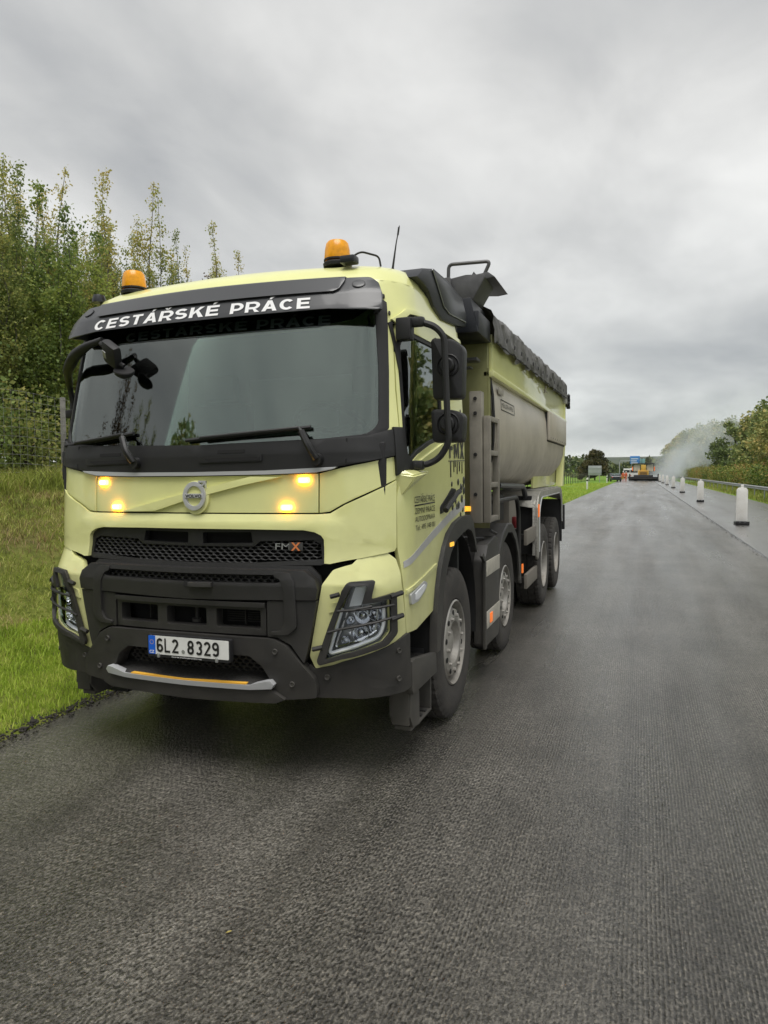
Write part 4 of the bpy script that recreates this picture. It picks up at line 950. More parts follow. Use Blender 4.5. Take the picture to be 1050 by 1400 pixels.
# ---- rear checker-plate mudguard -----------------------------------
rg = rnd([(5.28, .70), (5.30, 1.30), (5.42, 1.44), (5.60, 1.49), (7.95, 1.50), (8.15, 1.45), (8.25, 1.30), (8.28, .95), (8.25, .93), (8.20, 1.27), (8.08, 1.38), (7.92, 1.42), (5.66, 1.42), (5.52, 1.37), (5.44, 1.25), (5.44, .72), (5.40, .68), (5.32, .66)], .01, 1)
for s in (1, -1):
    bm = B(); prism(bm, rg, YZ, s*1.235, s*1.262, .005)
    outer = [(5.28, .72), (5.30, 1.30), (5.35, 1.38), (5.42, 1.44), (5.60, 1.49), (7.95, 1.50), (8.15, 1.45), (8.25, 1.30), (8.28, .95)]
    A = [bm.verts.new((s*1.236, y, z-.004)) for y, z in outer]; C = [bm.verts.new((s*(.62 if z > 1.35 else 1.20), y, z-.004)) for y, z in outer]
    for k in range(len(outer)-1): bm.faces.new((A[k], A[k+1], C[k+1], C[k]))
    rgm = ob('rear_mudguard', bm, M['checker'], T)
    bm = B(); tube(bm, curve_pts([(s*1.255, 5.50, .74), (s*1.255, 5.50, 1.24), (s*1.255, 5.70, 1.415), (s*1.255, 7.88, 1.415), (s*1.255, 8.15, 1.28), (s*1.255, 8.22, .95)], .1), .012, 6); ob('mudguard_edge', bm, M['silver'], rgm)
    bm = B(); boxr(bm, s*.7, s*1.25, 8.24, 8.27, .62, 1.30, .004); ob('mud_flap', bm, M['black'], T)
for y in (5.9, 6.35, 6.8, 7.25, 7.7):
    bm = B(); boxr(bm, .64, 1.255, y-.02, y+.02, 1.494, 1.512, .003); ob('plate_strap', bm, M['alu'], T)
bm = B(); boxr(bm, 1.262, 1.275, 5.33, 5.40, 1.18, 1.34, .006); ob('side_reflector', bm, M['orange'], T)
bm = B(); boxr(bm, .95, 1.28, 8.38, 8.44, .80, 1.20, .01); ob('rear_light_box', bm, M['black'], T)
bm = B(); boxr(bm, -1.1, 1.1, 8.5, 8.6, .5, .62, .02); ob('rear_bumper_bar', bm, M['chassis'], T)

# ---- the steel bed --------------------------------------------------
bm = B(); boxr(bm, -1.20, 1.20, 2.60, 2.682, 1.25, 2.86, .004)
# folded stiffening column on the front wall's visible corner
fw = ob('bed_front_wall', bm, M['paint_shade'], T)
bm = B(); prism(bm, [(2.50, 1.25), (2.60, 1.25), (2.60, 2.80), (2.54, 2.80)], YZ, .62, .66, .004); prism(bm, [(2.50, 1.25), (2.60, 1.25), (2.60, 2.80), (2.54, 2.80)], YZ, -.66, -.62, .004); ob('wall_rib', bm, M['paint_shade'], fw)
bm = B(); lathe(bm, [(.09, -.6), (.09, .9)], 18, 'z', (0, 2.25, 1.7)); lathe(bm, [(.07, .9), (.07, 1.0), (.001, 1.0)], 18, 'z', (0, 2.25, 1.7)); ob('lift_cylinder', bm, M['chassis'], T)
bm = B(); tube(bm, [(.85, 1.95, 1.35), (.85, 1.95, 2.0)], .07, 12); ob('exhaust_stack', bm, M['chassis'], T)
bm = B(); boxr(bm, .3, 1.05, 1.80, 2.15, 1.1, 1.75, .03); ob('air_filter_box', bm, M['chassis'], T)
# side of the bed
sidep = [(2.685, 2.555), (2.685, 2.60), (2.685, 2.86), (2.685, 2.92), (9.02, 3.02), (9.04, 2.60), (8.98, 2.555)]
for s in (1, -1):
    bm = B(); prism(bm, sidep, YZ, s*1.185, s*1.225, .006); bs = ob('bed_side_rail', bm, M['paint'], T)
    bm = B(); prism(bm, [(2.60, 2.545), (9.0, 2.56), (9.0, 2.61), (2.60, 2.60)], YZ, s*1.16, s*1.252, .010); ob('rail_ledge', bm, M['paint'], bs)
    # half-round steel shell
    prof = [(1.205, 2.545), (1.228, 2.40), (1.238, 2.2), (1.232, 2.0), (1.205, 1.85), (1.15, 1.72), (1.07, 1.63), (.95, 1.565), (.75, 1.52), (.40, 1.49), (0, 1.48)]
    yend = [9.0, 8.95, 8.85, 8.65, 8.40, 8.05, 7.75, 7.5, 7.3, 7.2, 7.2]
    ys = [0, .004, .01, .16, .33, .5, .67, .84, .99, .996, 1]
    bm = B(); rows = []
    for (x, z), ye in zip(prof, yend):
        y0 = 2.68 if z > 2.0 else 2.68+(2.0-z)*.35
        row = []
        for t in ys:
            edge = .016 if t in (0, 1) else (.004 if t in (.004, .996) else 0)
            row.append(bm.verts.new((s*(x-edge), y0+(ye-y0)*t, z)))
        rows.append(row)
    for A, C in zip(rows, rows[1:]):
        for q in range(len(ys)-1): bm.faces.new((A[q], A[q+1], C[q+1], C[q]))
    sh = ob('steel_shell', bm, M['steel'], T, ang=45)
    # dark rubber edge down the front of the shell
    bm = B(); tube(bm, [(s*(x+.002), (2.67 if z > 2.0 else 2.67+(2.0-z)*.35), z) for x, z in prof[:9]], .014, 6); ob('shell_edge', bm, M['black'], sh)
    # front slanted face between front wall and shell
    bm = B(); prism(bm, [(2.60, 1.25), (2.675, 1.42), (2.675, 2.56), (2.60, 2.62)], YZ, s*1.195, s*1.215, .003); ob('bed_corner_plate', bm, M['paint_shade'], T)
    # inner yellow wall seen under the raised rear end
    bm = B(); prism(bm, [(6.0, 1.52), (8.50, 1.52), (8.98, 2.56), (6.0, 2.56)], YZ, s*1.08, s*1.11, .004); ob('bed_inner_wall', bm, M['paint'], T)
    bm = B(); prism(bm, [(8.92, 3.03), (9.06, 3.03), (9.06, 2.30), (8.66, 1.50), (8.50, 1.50), (8.90, 2.32)], YZ, s*1.12, s*1.235, .010); ob('rear_post', bm, M['paint'], T)
# box plate near the tail
bm = B(); boxr(bm, 1.225, 1.275, 6.45, 8.72, 2.17, 2.56, .010); bxp = ob('side_cover_plate', bm, M['steel'], T)
for k in range(9):
    bm = B(); lathe(bm, [(.0005, .006), (.012, .005), (.013, 0)], 8, 'x', (1.275, 6.55+.26*k, 2.205)); ob('rivet', bm, M['steelframe'], bxp)
bm = B(); boxr(bm, 1.22, 1.24, 6.42, 8.76, 2.15, 2.59, .004); ob('plate_shadow_frame', bm, M['chassis'], bxp)
# maker's plate on the shell
bm = B(); 
def SH(u, v, o): 
    x = lerp(v, [(2.0, 1.232), (2.2, 1.238), (2.4, 1.228), (2.545, 1.205)]); return Vector((x+o, u, v))
def frame_rect(bm, u0, u1, v0, v1, w, fn, off):
    for a, b_, c, d in ((u0, u1, v0, v0+w), (u0, u1, v1-w, v1), (u0, u0+w*1.5, v0, v1), (u1-w*1.5, u1, v0, v1)):
        panel_bm(bm, [(a, c), (b_, c), (b_, d), (a, d)], fn, off, .001, bev=0)
frame_rect(bm, 3.05, 3.78, 2.30, 2.40, .008, SH, .004)
text_bm(bm, 'MEILLER-KIPPER', 3.10, 2.332, .62, .04, SH, .004)
ob('bed_lettering', bm, M['greyink'], T, ang=180)
bm = B(); boxr(bm, 1.236, 1.240, 2.90, 3.14, 2.43, 2.49, .001); ob('bed_sticker', bm, M['steelframe'], T)
# tail bits
bm = B(); boxr(bm, 1.22, 1.28, 8.62, 8.80, 2.86, 2.98, .008); ob('tail_latch', bm, M['alu'], T)
bm = B()
for k in range(4): lathe(bm, [(.001, -.03), (.03, -.03), (.035, 0), (.03, .03), (.001, .03)], 10, 'x', (1.27, 9.10+.02*(k % 2), 3.02-.06*k))
ob('tarp_roller', bm, M['black'], T)
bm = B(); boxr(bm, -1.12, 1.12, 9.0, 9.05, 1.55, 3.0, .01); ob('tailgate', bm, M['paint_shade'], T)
bm = B(); tube(bm, [(1.25, 5.95, 2.80), (1.26, 6.3, 2.79)], .006, 5); tube(bm, [(1.25, 6.05, 2.76), (1.27, 6.05, 2.85)], .012, 6); ob('rail_hook', bm, M['steelframe'], T)
# ---- tarp -----------------------------------------------------------
bm = B(); NY = 260
secs = []
cross = [(-1.24, 2.93), (-1.262, 3.0), (-1.24, 3.08), (-1.13, 3.15), (-.7, 3.22), (0, 3.25), (.7, 3.22), (1.05, 3.175), (1.16, 3.145), (1.235, 3.10), (1.262, 3.045), (1.27, 2.985), (1.274, 2.93), (1.276, 2.875), (1.272, 2.82)]
for k in range(NY+1):
    t = k/NY; y = 2.58+t*6.55; row = []
    tail = max(0, (t-.955)/.045)
    for q, (x, z) in enumerate(cross):
        side = 1 if q >= 9 or q < 2 else (.45 if q in (2, 8) else .15)
        n1 = noise.noise(Vector((y*3.6+z*5, z*6, 1.3)))*.020*side+noise.noise(Vector((y*9+z*7, z*10, 5.3)))*.030*side
        dz = noise.noise(Vector((y*2.2, x*2, 7)))*.018
        if q == len(cross)-1: dz += .022*sin(y*9.6)+.012*noise.noise(Vector((y*5, 0, 2)))
        sag = -.012*abs(sin(y*pi/.8)) if 3 < q < 10 else 0
        zz = z+dz+sag+.0*t+.13*t-tail*.10
        row.append(bm.verts.new((x*(1-.02*tail)+n1*(1 if x > 0 else -1), y, zz-.05*t*(1 if q >= 12 else 0)*0)))
    secs.append(row)
for A, C in zip(secs, secs[1:]):
    for q in range(len(cross)-1): bm.faces.new((A[q], A[q+1], C[q+1], C[q]))
bm.faces.new(secs[-1])
tp = ob('tarp', bm, M['tarp'], T, ang=24)
ey = B(); finish(ey)
bm = B(); lathe(bm, [(.006, .0), (.020, .006), (.024, 0)], 10, 'x'); finish(bm); EY = bpy.data.meshes.new('eyelet'); bm.to_mesh(EY); bm.free(); EY.materials.append(M['black'])
ey.free()
for k in range(15):
    y = 3.0+.42*k; link('eyelet', EY, tp, loc=(1.296, y, 2.90+.13*(y-2.58)/6.55))
# rope under the tarp edge
bm = B(); tube(bm, [(1.28, 2.62+.2*k, 2.835+.13*(.2*k)/6.55-.012*(k % 2)) for k in range(32)], .008, 5); ob('tarp_rope', bm, M['black'], tp)
# ---- cab protector over the front of the bed -----------------------
bm = B(); boxr(bm, -1.20, 1.235, 2.10, 2.56, 2.83, 3.0, .01)
prism(bm, [(1.00, 2.83), (1.235, 2.83), (1.175, 3.10), (1.00, 3.10)], XZ, 2.08, 2.60, .008)
prism(bm, [(-1.235, 2.83), (-1.0, 2.83), (-1.0, 3.10), (-1.175, 3.10)], XZ, 2.08, 2.60, .008)
boxr(bm, -1.0, 1.0, 2.5, 2.58, 3.0, 3.12, .006)
cpz = ob('cab_protector', bm, M['navy'], T)
bm = B(); prism(bm, [(1.00, 3.103), (1.175, 3.103), (1.275, 3.265), (1.265, 3.29), (1.12, 3.30), (.98, 3.28)], XZ, 2.16, 2.52, .005); hd = ob('flared_hood', bm, M['hood'], cpz)
bm = B(); prism(bm, [(.45, 3.26), (1.0, 3.285), (1.02, 3.15), (.45, 3.12)], XZ, 2.12, 2.20, .004)
prism(bm, [(1.0, 3.285), (1.29, 3.315), (1.345, 3.272), (1.26, 3.262)], XZ, 2.20, 2.80, .004)
prism(bm, [(1.04, 3.29), (1.12, 3.40), (1.20, 3.30)], XZ, 2.45, 2.47, .002)
ob('hood_flap', bm, M['hood'], cpz)
bm = B(); tube(bm, curve_pts([(.94, 2.30, 3.26), (.945, 2.30, 3.435), (1.29, 2.30, 3.425), (1.215, 2.30, 3.275), (1.09, 2.30, 3.268), (1.06, 2.30, 3.29)], .04, 5), .015, 8); ob('hoop_bar', bm, M['hood'], cpz)
bm = B(); lathe(bm, [(.0005, .005), (.014, .005), (.016, 0)], 10, 'y', (1.09, 2.075, 2.92)); lathe(bm, [(.0005, .005), (.010, .005), (.012, 0)], 10, 'y', (1.03, 2.075, 2.905)); ob('bolt_hole', bm, M['black'], cpz)
# small brackets on the front wall
bm = B(); boxr(bm, .98, 1.16, 2.36, 2.50, 2.655, 2.68, .003); boxr(bm, 1.0, 1.10, 2.40, 2.50, 2.60, 2.615, .003); ob('wall_bracket', bm, M['hood'], fw)
# ---- ladder ---------------------------------------------------------
bm = B()
for y in (2.42, 2.80): boxr(bm, 1.205, 1.262, y-.026, y+.026, 1.31, 2.20, .006)
lad = ob('ladder', bm, M['steelframe'], T)
bm = B(); boxr(bm, 1.10, 1.20, 2.34, 2.46, 1.31, 2.40, .008); ob('ladder_column', bm, M['steelframe'], lad)
for z in (1.335, 1.625, 1.895, 2.18):
    bm = B(); boxr(bm, 1.21, 1.258, 2.445, 2.775, z-.022, z+.022, .005); ob('rung', bm, M['steelframe'], lad)
for z in (1.55, 1.88, 2.22, 2.34):
    bm = B(); lathe(bm, [(.0005, -.012), (.014, -.012), (.016, 0)], 8, 'y', (1.15, 2.34, z)); ob('column_bolt', bm, M['chassis'], lad)
bm = B(); lathe(bm, [(.001, .03), (.02, .028), (.024, 0)], 12, 'y', (1.06, 2.30, 1.43)); boxr(bm, 1.03, 1.11, 2.33, 2.38, 1.41, 1.45); ob('marker_lamp', bm, M['marker'], T)
# marker hoses between cab and bed
for k in range(4):
    bm = B(); x = .70+.1*k
    tube(bm, [(x, 1.75, 1.65+.04*k), (x+.03, 1.9, 1.5), (x+.02, 2.05, 1.40), (x, 2.2, 1.42), (x-.02, 2.4, 1.5)], .014, 6); ob('air_hose', bm, M['black'], T)
truck.rotation_euler = (0, radians(-.75), 0); truck.location.z = -.012

# ================================================================== GROUND
def smooth(a, b, x):
    t = max(0., min(1., (x-a)/(b-a))); return t*t*(3-2*t)
def gz(x, y):
    """terrain height beside the road"""
    z = -.06
    if x < -3.8:
        d = -3.8-x
        near = 1-smooth(24, 44, y)
        bank = 1.46*smooth(1.1, 5.6, d)+.03*max(0, d-5.6)+.04*smooth(0, .5, d)
        far = .05*smooth(0, .6, d)-.25*smooth(3, 9, d)+.0
        fieldrise = smooth(60, 420, y)*5.2*smooth(14, 70, d)+smooth(25, 120, d)*.9*smooth(40, 160, y)
        z = -.01+near*bank+(1-near)*far+fieldrise
        z += (noise.noise(Vector((x*.9, y*.9, 3)))*.07+noise.noise(Vector((x*.25, y*.25, 9)))*.16)*smooth(.3, 2.5, d)
    elif x > 6.7:
        d = x-6.7; z = -.02+.25*smooth(0, 4, d)+noise.noise(Vector((x*.5, y*.5, 5)))*.08*smooth(.3, 2, d)+smooth(60, 400, y)*smooth(20, 120, d)*8
    return z
xs = sorted(set([-3000, -1500, -800, -450, -300, -200, -140, -100, -75, -58, -46, -38, -32, -27, -23, -20, -18]+[round(-16.5+.45*i, 3) for i in range(0, 29)]+[-3.95, -3.8, -3.6, -2, 2, 5, 6.6, 6.75, 7.2, 8, 9, 10.5, 12, 15, 20, 28, 40, 60, 90, 150, 260, 500, 1000, 2500]))
ys = [-300, -150, -80, -50, -36, -26, -18, -12, -8, -5]+[round(-3+.6*i, 3) for i in range(48)]+[27, 29, 31, 33.5, 36, 39, 42, 46, 50, 55, 61, 68, 76, 85, 95, 108, 122, 140, 160, 185, 215, 250, 300, 360, 430, 520, 700, 1000, 1600, 2600, 4500]
bm = B(); grid = [[bm.verts.new((x, y, gz(x, y))) for x in xs] for y in ys]
for a, b_ in zip(grid, grid[1:]):
    for i in range(len(xs)-1): bm.faces.new((a[i], a[i+1], b_[i+1], b_[i]))
def ground_mat():
    m = bpy.data.materials.new('verge_earth_and_grass'); m.use_nodes = True; nt = m.node_tree; N = nt.nodes; L = nt.links; b = N['Principled BSDF']
    b.inputs['Roughness'].default_value = .95; b.inputs['Specular IOR Level'].default_value = .15
    tc = N.new('ShaderNodeTexCoord')
    def nz(s, d=6, sc=None):
        t = N.new('ShaderNodeTexNoise'); t.inputs['Scale'].default_value = s; t.inputs['Detail'].default_value = d; t.inputs['Roughness'].default_value = .62
        if sc:
            mp = N.new('ShaderNodeMapping'); mp.inputs['Scale'].default_value = sc; L.new(tc.outputs['Object'], mp.inputs[0]); L.new(mp.outputs[0], t.inputs[0])
        else: L.new(tc.outputs['Object'], t.inputs[0])
        return t.outputs['Fac']
    def ramp(f, stops):
        r = N.new('ShaderNodeValToRGB'); L.new(f, r.inputs[0]); e = r.color_ramp.elements
        e[0].position, e[0].color = stops[0][0], (*stops[0][1], 1); e[1].position, e[1].color = stops[-1][0], (*stops[-1][1], 1)
        for p, c in stops[1:-1]: x = e.new(p); x.color = (*c, 1)
        return r.outputs[0]
    grass = ramp(nz(5), [(.3, (.07, .085, .018)), (.5, (.14, .17, .028)), (.7, (.22, .22, .06))])
    field = ramp(nz(.02, 5), [(.35, (.10, .19, .022)), (.5, (.14, .25, .03)), (.62, (.20, .26, .055))])
    sp = N.new('ShaderNodeSeparateXYZ'); L.new(tc.outputs['Object'], sp.inputs[0])
    far = N.new('ShaderNodeMapRange'); far.inputs[1].default_value = 30; far.inputs[2].default_value = 60; L.new(sp.outputs[1], far.inputs[0])
    mx = N.new('ShaderNodeMixRGB'); L.new(far.outputs[0], mx.inputs[0]); L.new(grass, mx.inputs[1]); L.new(field, mx.inputs[2])
    # bare brown soil of the bank
    w = N.new('ShaderNodeMapRange'); w.inputs[1].default_value = -6.2; w.inputs[2].default_value = -8.2; L.new(sp.outputs[0], w.inputs[0])
    w2 = N.new('ShaderNodeMapRange'); w2.inputs[1].default_value = 44; w2.inputs[2].default_value = 30; L.new(sp.outputs[1], w2.inputs[0])
    mm = N.new('ShaderNodeMath'); mm.operation = 'MULTIPLY'; L.new(w.outputs[0], mm.inputs[0]); L.new(w2.outputs[0], mm.inputs[1])
    m2 = N.new('ShaderNodeMath'); m2.operation = 'MULTIPLY'; m2.use_clamp = True; L.new(mm.outputs[0], m2.inputs[0]); 
    a_ = N.new('ShaderNodeMapRange'); a_.inputs[1].default_value = .35; a_.inputs[2].default_value = .6; L.new(nz(1.1), a_.inputs[0]); L.new(a_.outputs[0], m2.inputs[1])
    brown = ramp(nz(9), [(.3, (.06, .045, .022)), (.7, (.16, .12, .06))])
    mb_ = N.new('ShaderNodeMixRGB'); L.new(m2.outputs[0], mb_.inputs[0]); L.new(mx.outputs[0], mb_.inputs[1]); L.new(brown, mb_.inputs[2])
    L.new(mb_.outputs[0], b.inputs['Base Color'])
    bp = N.new('ShaderNodeBump'); bp.inputs['Strength'].default_value = .8; bp.inputs['Distance'].default_value = .08; L.new(nz(14), bp.inputs['Height']); L.new(bp.outputs[0], b.inputs['Normal'])
    return m
struct(ob('verge_ground', bm, ground_mat(), ang=180, recalc=False))

def rubble(name, P, S, m, seed, parent=None):
    r = np.random.default_rng(seed); n = len(P); P = np.array(P); S = np.array(S)
    c = np.array([[x, y, z] for x in (-.5, .5) for y in (-.5, .5) for z in (-.5, .5)]); a = r.uniform(0, 6.3, n); b_ = r.uniform(-.5, .5, n)
    V = c[None]*S[:, None, :]*r.uniform(.65, 1.2, (n, 8, 1)); x, y, z = V[..., 0].copy(), V[..., 1].copy(), V[..., 2].copy()
    ca, sa, cb_, sb_ = np.cos(a)[:, None], np.sin(a)[:, None], np.cos(b_)[:, None], np.sin(b_)[:, None]
    y2, z2 = y*cb_-z*sb_, y*sb_+z*cb_
    V[..., 0] = x*ca-y2*sa; V[..., 1] = x*sa+y2*ca; V[..., 2] = z2; V += P[:, None, :]
    q = np.array([[0, 1, 3, 2], [4, 6, 7, 5], [0, 4, 5, 1], [2, 3, 7, 6], [0, 2, 6, 4], [1, 5, 7, 3]]); F = (np.arange(n)[:, None, None]*8+q[None]).reshape(-1, 4)
    return mesh_np(name, V.reshape(-1, 3), F, m, parent, stuff=True)
def mesh_np(name, V, F, m, parent=None, loc=(0, 0, 0), stuff=False, smooth=False):
    me = bpy.data.meshes.new(name); V = np.asarray(V, dtype=np.float32); F = np.asarray(F, dtype=np.int32); k = F.shape[1]
    me.vertices.add(len(V)); me.vertices.foreach_set('co', V.ravel()); me.loops.add(F.size); me.loops.foreach_set('vertex_index', F.ravel())
    me.polygons.add(len(F)); me.polygons.foreach_set('loop_start', np.arange(0, F.size, k, dtype=np.int32)); me.polygons.foreach_set('loop_total', np.full(len(F), k, dtype=np.int32))
    me.update(calc_edges=True); me.materials.append(m)
    return link(name, me, parent, loc, stuff=stuff)
# ------------------------------------------------------------------ road
def road_mat(name, milled):
    m = bpy.data.materials.new(name); m.use_nodes = True; nt = m.node_tree; N = nt.nodes; L = nt.links; b = N['Principled BSDF']
    tc = N.new('ShaderNodeTexCoord')
    def mp(sc, rz=0, loc=(0, 0, 0)):
        q = N.new('ShaderNodeMapping'); q.inputs['Scale'].default_value = sc; q.inputs['Rotation'].default_value = (0, 0, rz); q.inputs['Location'].default_value = loc; L.new(tc.outputs['Object'], q.inputs[0]); return q.outputs[0]
    def nz(s, d=5, sc=(1, 1, 1), ro=.6, loc=(0, 0, 0), rz=0):
        t = N.new('ShaderNodeTexNoise'); t.inputs['Scale'].default_value = s; t.inputs['Detail'].default_value = d; t.inputs['Roughness'].default_value = ro; L.new(mp(sc, rz, loc), t.inputs[0]); return t.outputs['Fac']
    def MM(op, a, c=None, d=None, clamp=False):
        n = N.new('ShaderNodeMath'); n.operation = op; n.use_clamp = clamp
        for i, v in enumerate((a, c, d)):
            if v is None: continue
            if isinstance(v, (int, float)): n.inputs[i].default_value = v
            else: L.new(v, n.inputs[i])
        return n.outputs[0]
    def mr(f, a, b2, c, d):
        n = N.new('ShaderNodeMapRange'); n.inputs[1].default_value = a; n.inputs[2].default_value = b2; n.inputs[3].default_value = c; n.inputs[4].default_value = d; L.new(f, n.inputs[0]); return n.outputs[0]
    streak = nz(1.0, 5, (1.5, .03, 1)); streak2 = nz(1.0, 4, (6, .10, 1), loc=(3, 1, 0)); blot = nz(1.3, 8, (1, .6, 1), .68, loc=(9, 4, 0)); cross = nz(1.0, 4, (.22, .9, 1), loc=(2, 6, 0))
    tone = MM('ADD', MM('ADD', MM('MULTIPLY', streak, .26), MM('MULTIPLY', streak2, .14)), MM('ADD', MM('MULTIPLY', blot, .44), MM('MULTIPLY', cross, .16)))
    r = N.new('ShaderNodeValToRGB'); L.new(tone, r.inputs[0]); e = r.color_ramp.elements
    if milled:
        e[0].position = .38; e[0].color = (.046, .042, .036, 1); e[1].position = .62; e[1].color = (.150, .140, .121, 1); q = e.new(.5); q.color = (.094, .087, .074, 1)
    else:
        e[0].position = .36; e[0].color = (.065, .062, .058, 1); e[1].position = .64; e[1].color = (.125, .12, .113, 1)
    # stones
    vor = N.new('ShaderNodeTexVoronoi'); vor.inputs['Scale'].default_value = 115; L.new(mp((1, .75, 1)), vor.inputs[0])
    stone = N.new('ShaderNodeSeparateColor'); L.new(vor.outputs['Color'], stone.inputs[0])
    sel = mr(stone.outputs[0], .78, 1.0, 0, 1); col = mr(stone.outputs[1], 0, 1, .45, 1.65)
    pale = mr(stone.outputs[2], .965, .97, 0, 1)
    v2 = N.new('ShaderNodeVectorMath'); v2.operation = 'SCALE'; L.new(r.outputs[0], v2.inputs[0]); L.new(col, v2.inputs['Scale'])
    mx = N.new('ShaderNodeMixRGB'); L.new(MM('MULTIPLY', pale, .45), mx.inputs[0]); L.new(v2.outputs[0], mx.inputs[1]); mx.inputs[2].default_value = (.26, .235, .19, 1)
    # height
    sp = N.new('ShaderNodeSeparateXYZ'); L.new(tc.outputs['Object'], sp.inputs[0])
    h = MM('MULTIPLY', MM('SUBTRACT', 1.0, mr(vor.outputs['Distance'], 0, .7, 0, 1)), .45 if milled else .25)
    fine = nz(170, 3); h = MM('ADD', h, MM('MULTIPLY', fine, .5))
    if milled:
        wob = nz(7, 3, (1, .35, 1)); wob2 = nz(1.6, 2, (1, .3, 1), loc=(5, 5, 0))
        xx = MM('ADD', sp.outputs[0], MM('ADD', MM('MULTIPLY', wob, .014), MM('MULTIPLY', wob2, .03)))
        # straight grooves on the right half, offset tooth marks in rows on the left
        saw = MM('SINE', MM('MULTIPLY', xx, 2*pi/.0165))
        ph = MM('MULTIPLY', sp.outputs[1], 2*pi/.046)
        tooth = MM('SINE', MM('ADD', ph, MM('MULTIPLY', MM('ADD', MM('SINE', MM('MULTIPLY', xx, 2*pi/.033)), MM('MULTIPLY', nz(9, 3, (1, 1, 1), loc=(6, 1, 4)), 9.0)), 1.4)))
        tooth = MM('MULTIPLY', MM('ADD', tooth, nz(30, 3, (1, .7, 1))), 1.0)
        side = mr(MM('ADD', sp.outputs[0], MM('MULTIPLY', nz(1, 2, (1, .25, 1), loc=(1, 2, 3)), .9)), -.5, .55, 0, 1)
        patch = mr(nz(1.0, 3, (1.4, .22, 1), loc=(4, 8, 2)), .40, .56, .25, 1)
        gro = MM('MULTIPLY', saw, MM('ADD', MM('MULTIPLY', side, .45), .35))
        tth = MM('MULTIPLY', tooth, MM('SUBTRACT', .55, MM('MULTIPLY', side, .42)))
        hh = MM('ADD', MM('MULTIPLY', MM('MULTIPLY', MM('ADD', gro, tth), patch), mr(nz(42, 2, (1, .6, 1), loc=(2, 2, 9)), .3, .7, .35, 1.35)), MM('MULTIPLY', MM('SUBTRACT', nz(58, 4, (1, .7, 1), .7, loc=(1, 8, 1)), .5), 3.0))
        h = MM('ADD', h, MM('MULTIPLY', hh, .42))
        # groove shading painted into the colour: bottoms darkened, tops lightened
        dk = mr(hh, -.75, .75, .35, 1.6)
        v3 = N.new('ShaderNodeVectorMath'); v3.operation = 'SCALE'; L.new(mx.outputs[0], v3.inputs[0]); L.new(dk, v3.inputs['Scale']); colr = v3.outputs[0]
    else: colr = mx.outputs[0]
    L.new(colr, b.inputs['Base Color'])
    # damp sheen in patches
    wet = nz(1.0, 4, (1.3, .10, 1), loc=(7, 3, 0))
    L.new(mr(wet, .3, .7, .24, .42), b.inputs['Roughness']); b.inputs['Specular IOR Level'].default_value = .5
    b.inputs['Coat Weight'].default_value = .42; b.inputs['Coat Roughness'].default_value = .20; b.inputs['Coat IOR'].default_value = 1.4
    L.new(mr(wet, .35, .65, .85, .38), b.inputs['Coat Weight'])
    bp = N.new('ShaderNodeBump'); bp.inputs['Strength'].default_value = 1.0 if milled else .45; bp.inputs['Distance'].default_value = .018 if milled else .004; L.new(h, bp.inputs['Height']); L.new(bp.outputs[0], b.inputs['Normal'])
    bc2 = N.new('ShaderNodeBump'); bc2.inputs['Strength'].default_value = .35; bc2.inputs['Distance'].default_value = .010; L.new(h, bc2.inputs['Height']); L.new(bc2.outputs[0], b.inputs['Coat Normal'])
    return m
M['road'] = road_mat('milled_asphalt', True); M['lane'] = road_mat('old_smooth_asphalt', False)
def edge_w(y, s): return noise.noise(Vector((s, y*1.3, 0)))*.05+noise.noise(Vector((s, y*.15, 4)))*.07
YR = [-60, -20, -8]+[round(-3+.35*i, 3) for i in range(90)]+[30, 34, 38, 44, 52, 60, 75, 95, 120, 150, 200, 260, 340, 500, 900, 1800]
bm = B(); rows = []
for y in YR:
    e = edge_w(y, 1)
    rows.append([bm.verts.new((x, y, z)) for x, z in ((-4.05+e, -.05), (-3.86+e, -.012), (-3.6, 0), (-2, 0), (0, 0), (2.43, 0))])
for A, C in zip(rows, rows[1:]):
    for q in range(5): bm.faces.new((A[q], A[q+1], C[q+1], C[q]))
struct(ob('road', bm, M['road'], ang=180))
bm = B(); rows = []
for y in YR:
    e = noise.noise(Vector((2, y*2.0, 0)))*.02
    rows.append([bm.verts.new((x, y, z)) for x, z in ((2.42+e, -.01), (2.44+e, .032), (2.5+e, .036), (4.5, .036), (6.4, .03), (6.62, -.03))])
for A, C in zip(rows, rows[1:]):
    for q in range(5): bm.faces.new((A[q], A[q+1], C[q+1], C[q]))
struct(ob('left_lane', bm, M['lane'], ang=20))
# worn white edge line on the far lane and crumbled edge of the cut
random.seed(11); P = []; S = []
for k in range(700):
    y = 3+k*.05*(1+k/250); r = random.uniform(.006, .018); P.append((2.40+random.gauss(0, .03), y, .006)); S.append((r, r*1.3, r))
rubble('asphalt_crumbs', P, S, M['road'], 1)
# crumbly shoulder of torn asphalt along the grass
M['crumb'] = mat('torn_asphalt', (.042, .037, .031), .9, var=.5, vscale=12)
random.seed(5); P = []; S = []
for k in range(9000):
    y = random.uniform(1.5, 16); r = random.uniform(.004, .015)*(1 if random.random() < .95 else 1.9); P.append((-3.93+edge_w(y, 1)+random.gauss(0, .075), y, r*.15)); S.append((r, r*random.uniform(.7, 1.6), r*.7))
rubble('shoulder_rubble', P, S, M['crumb'], 2)

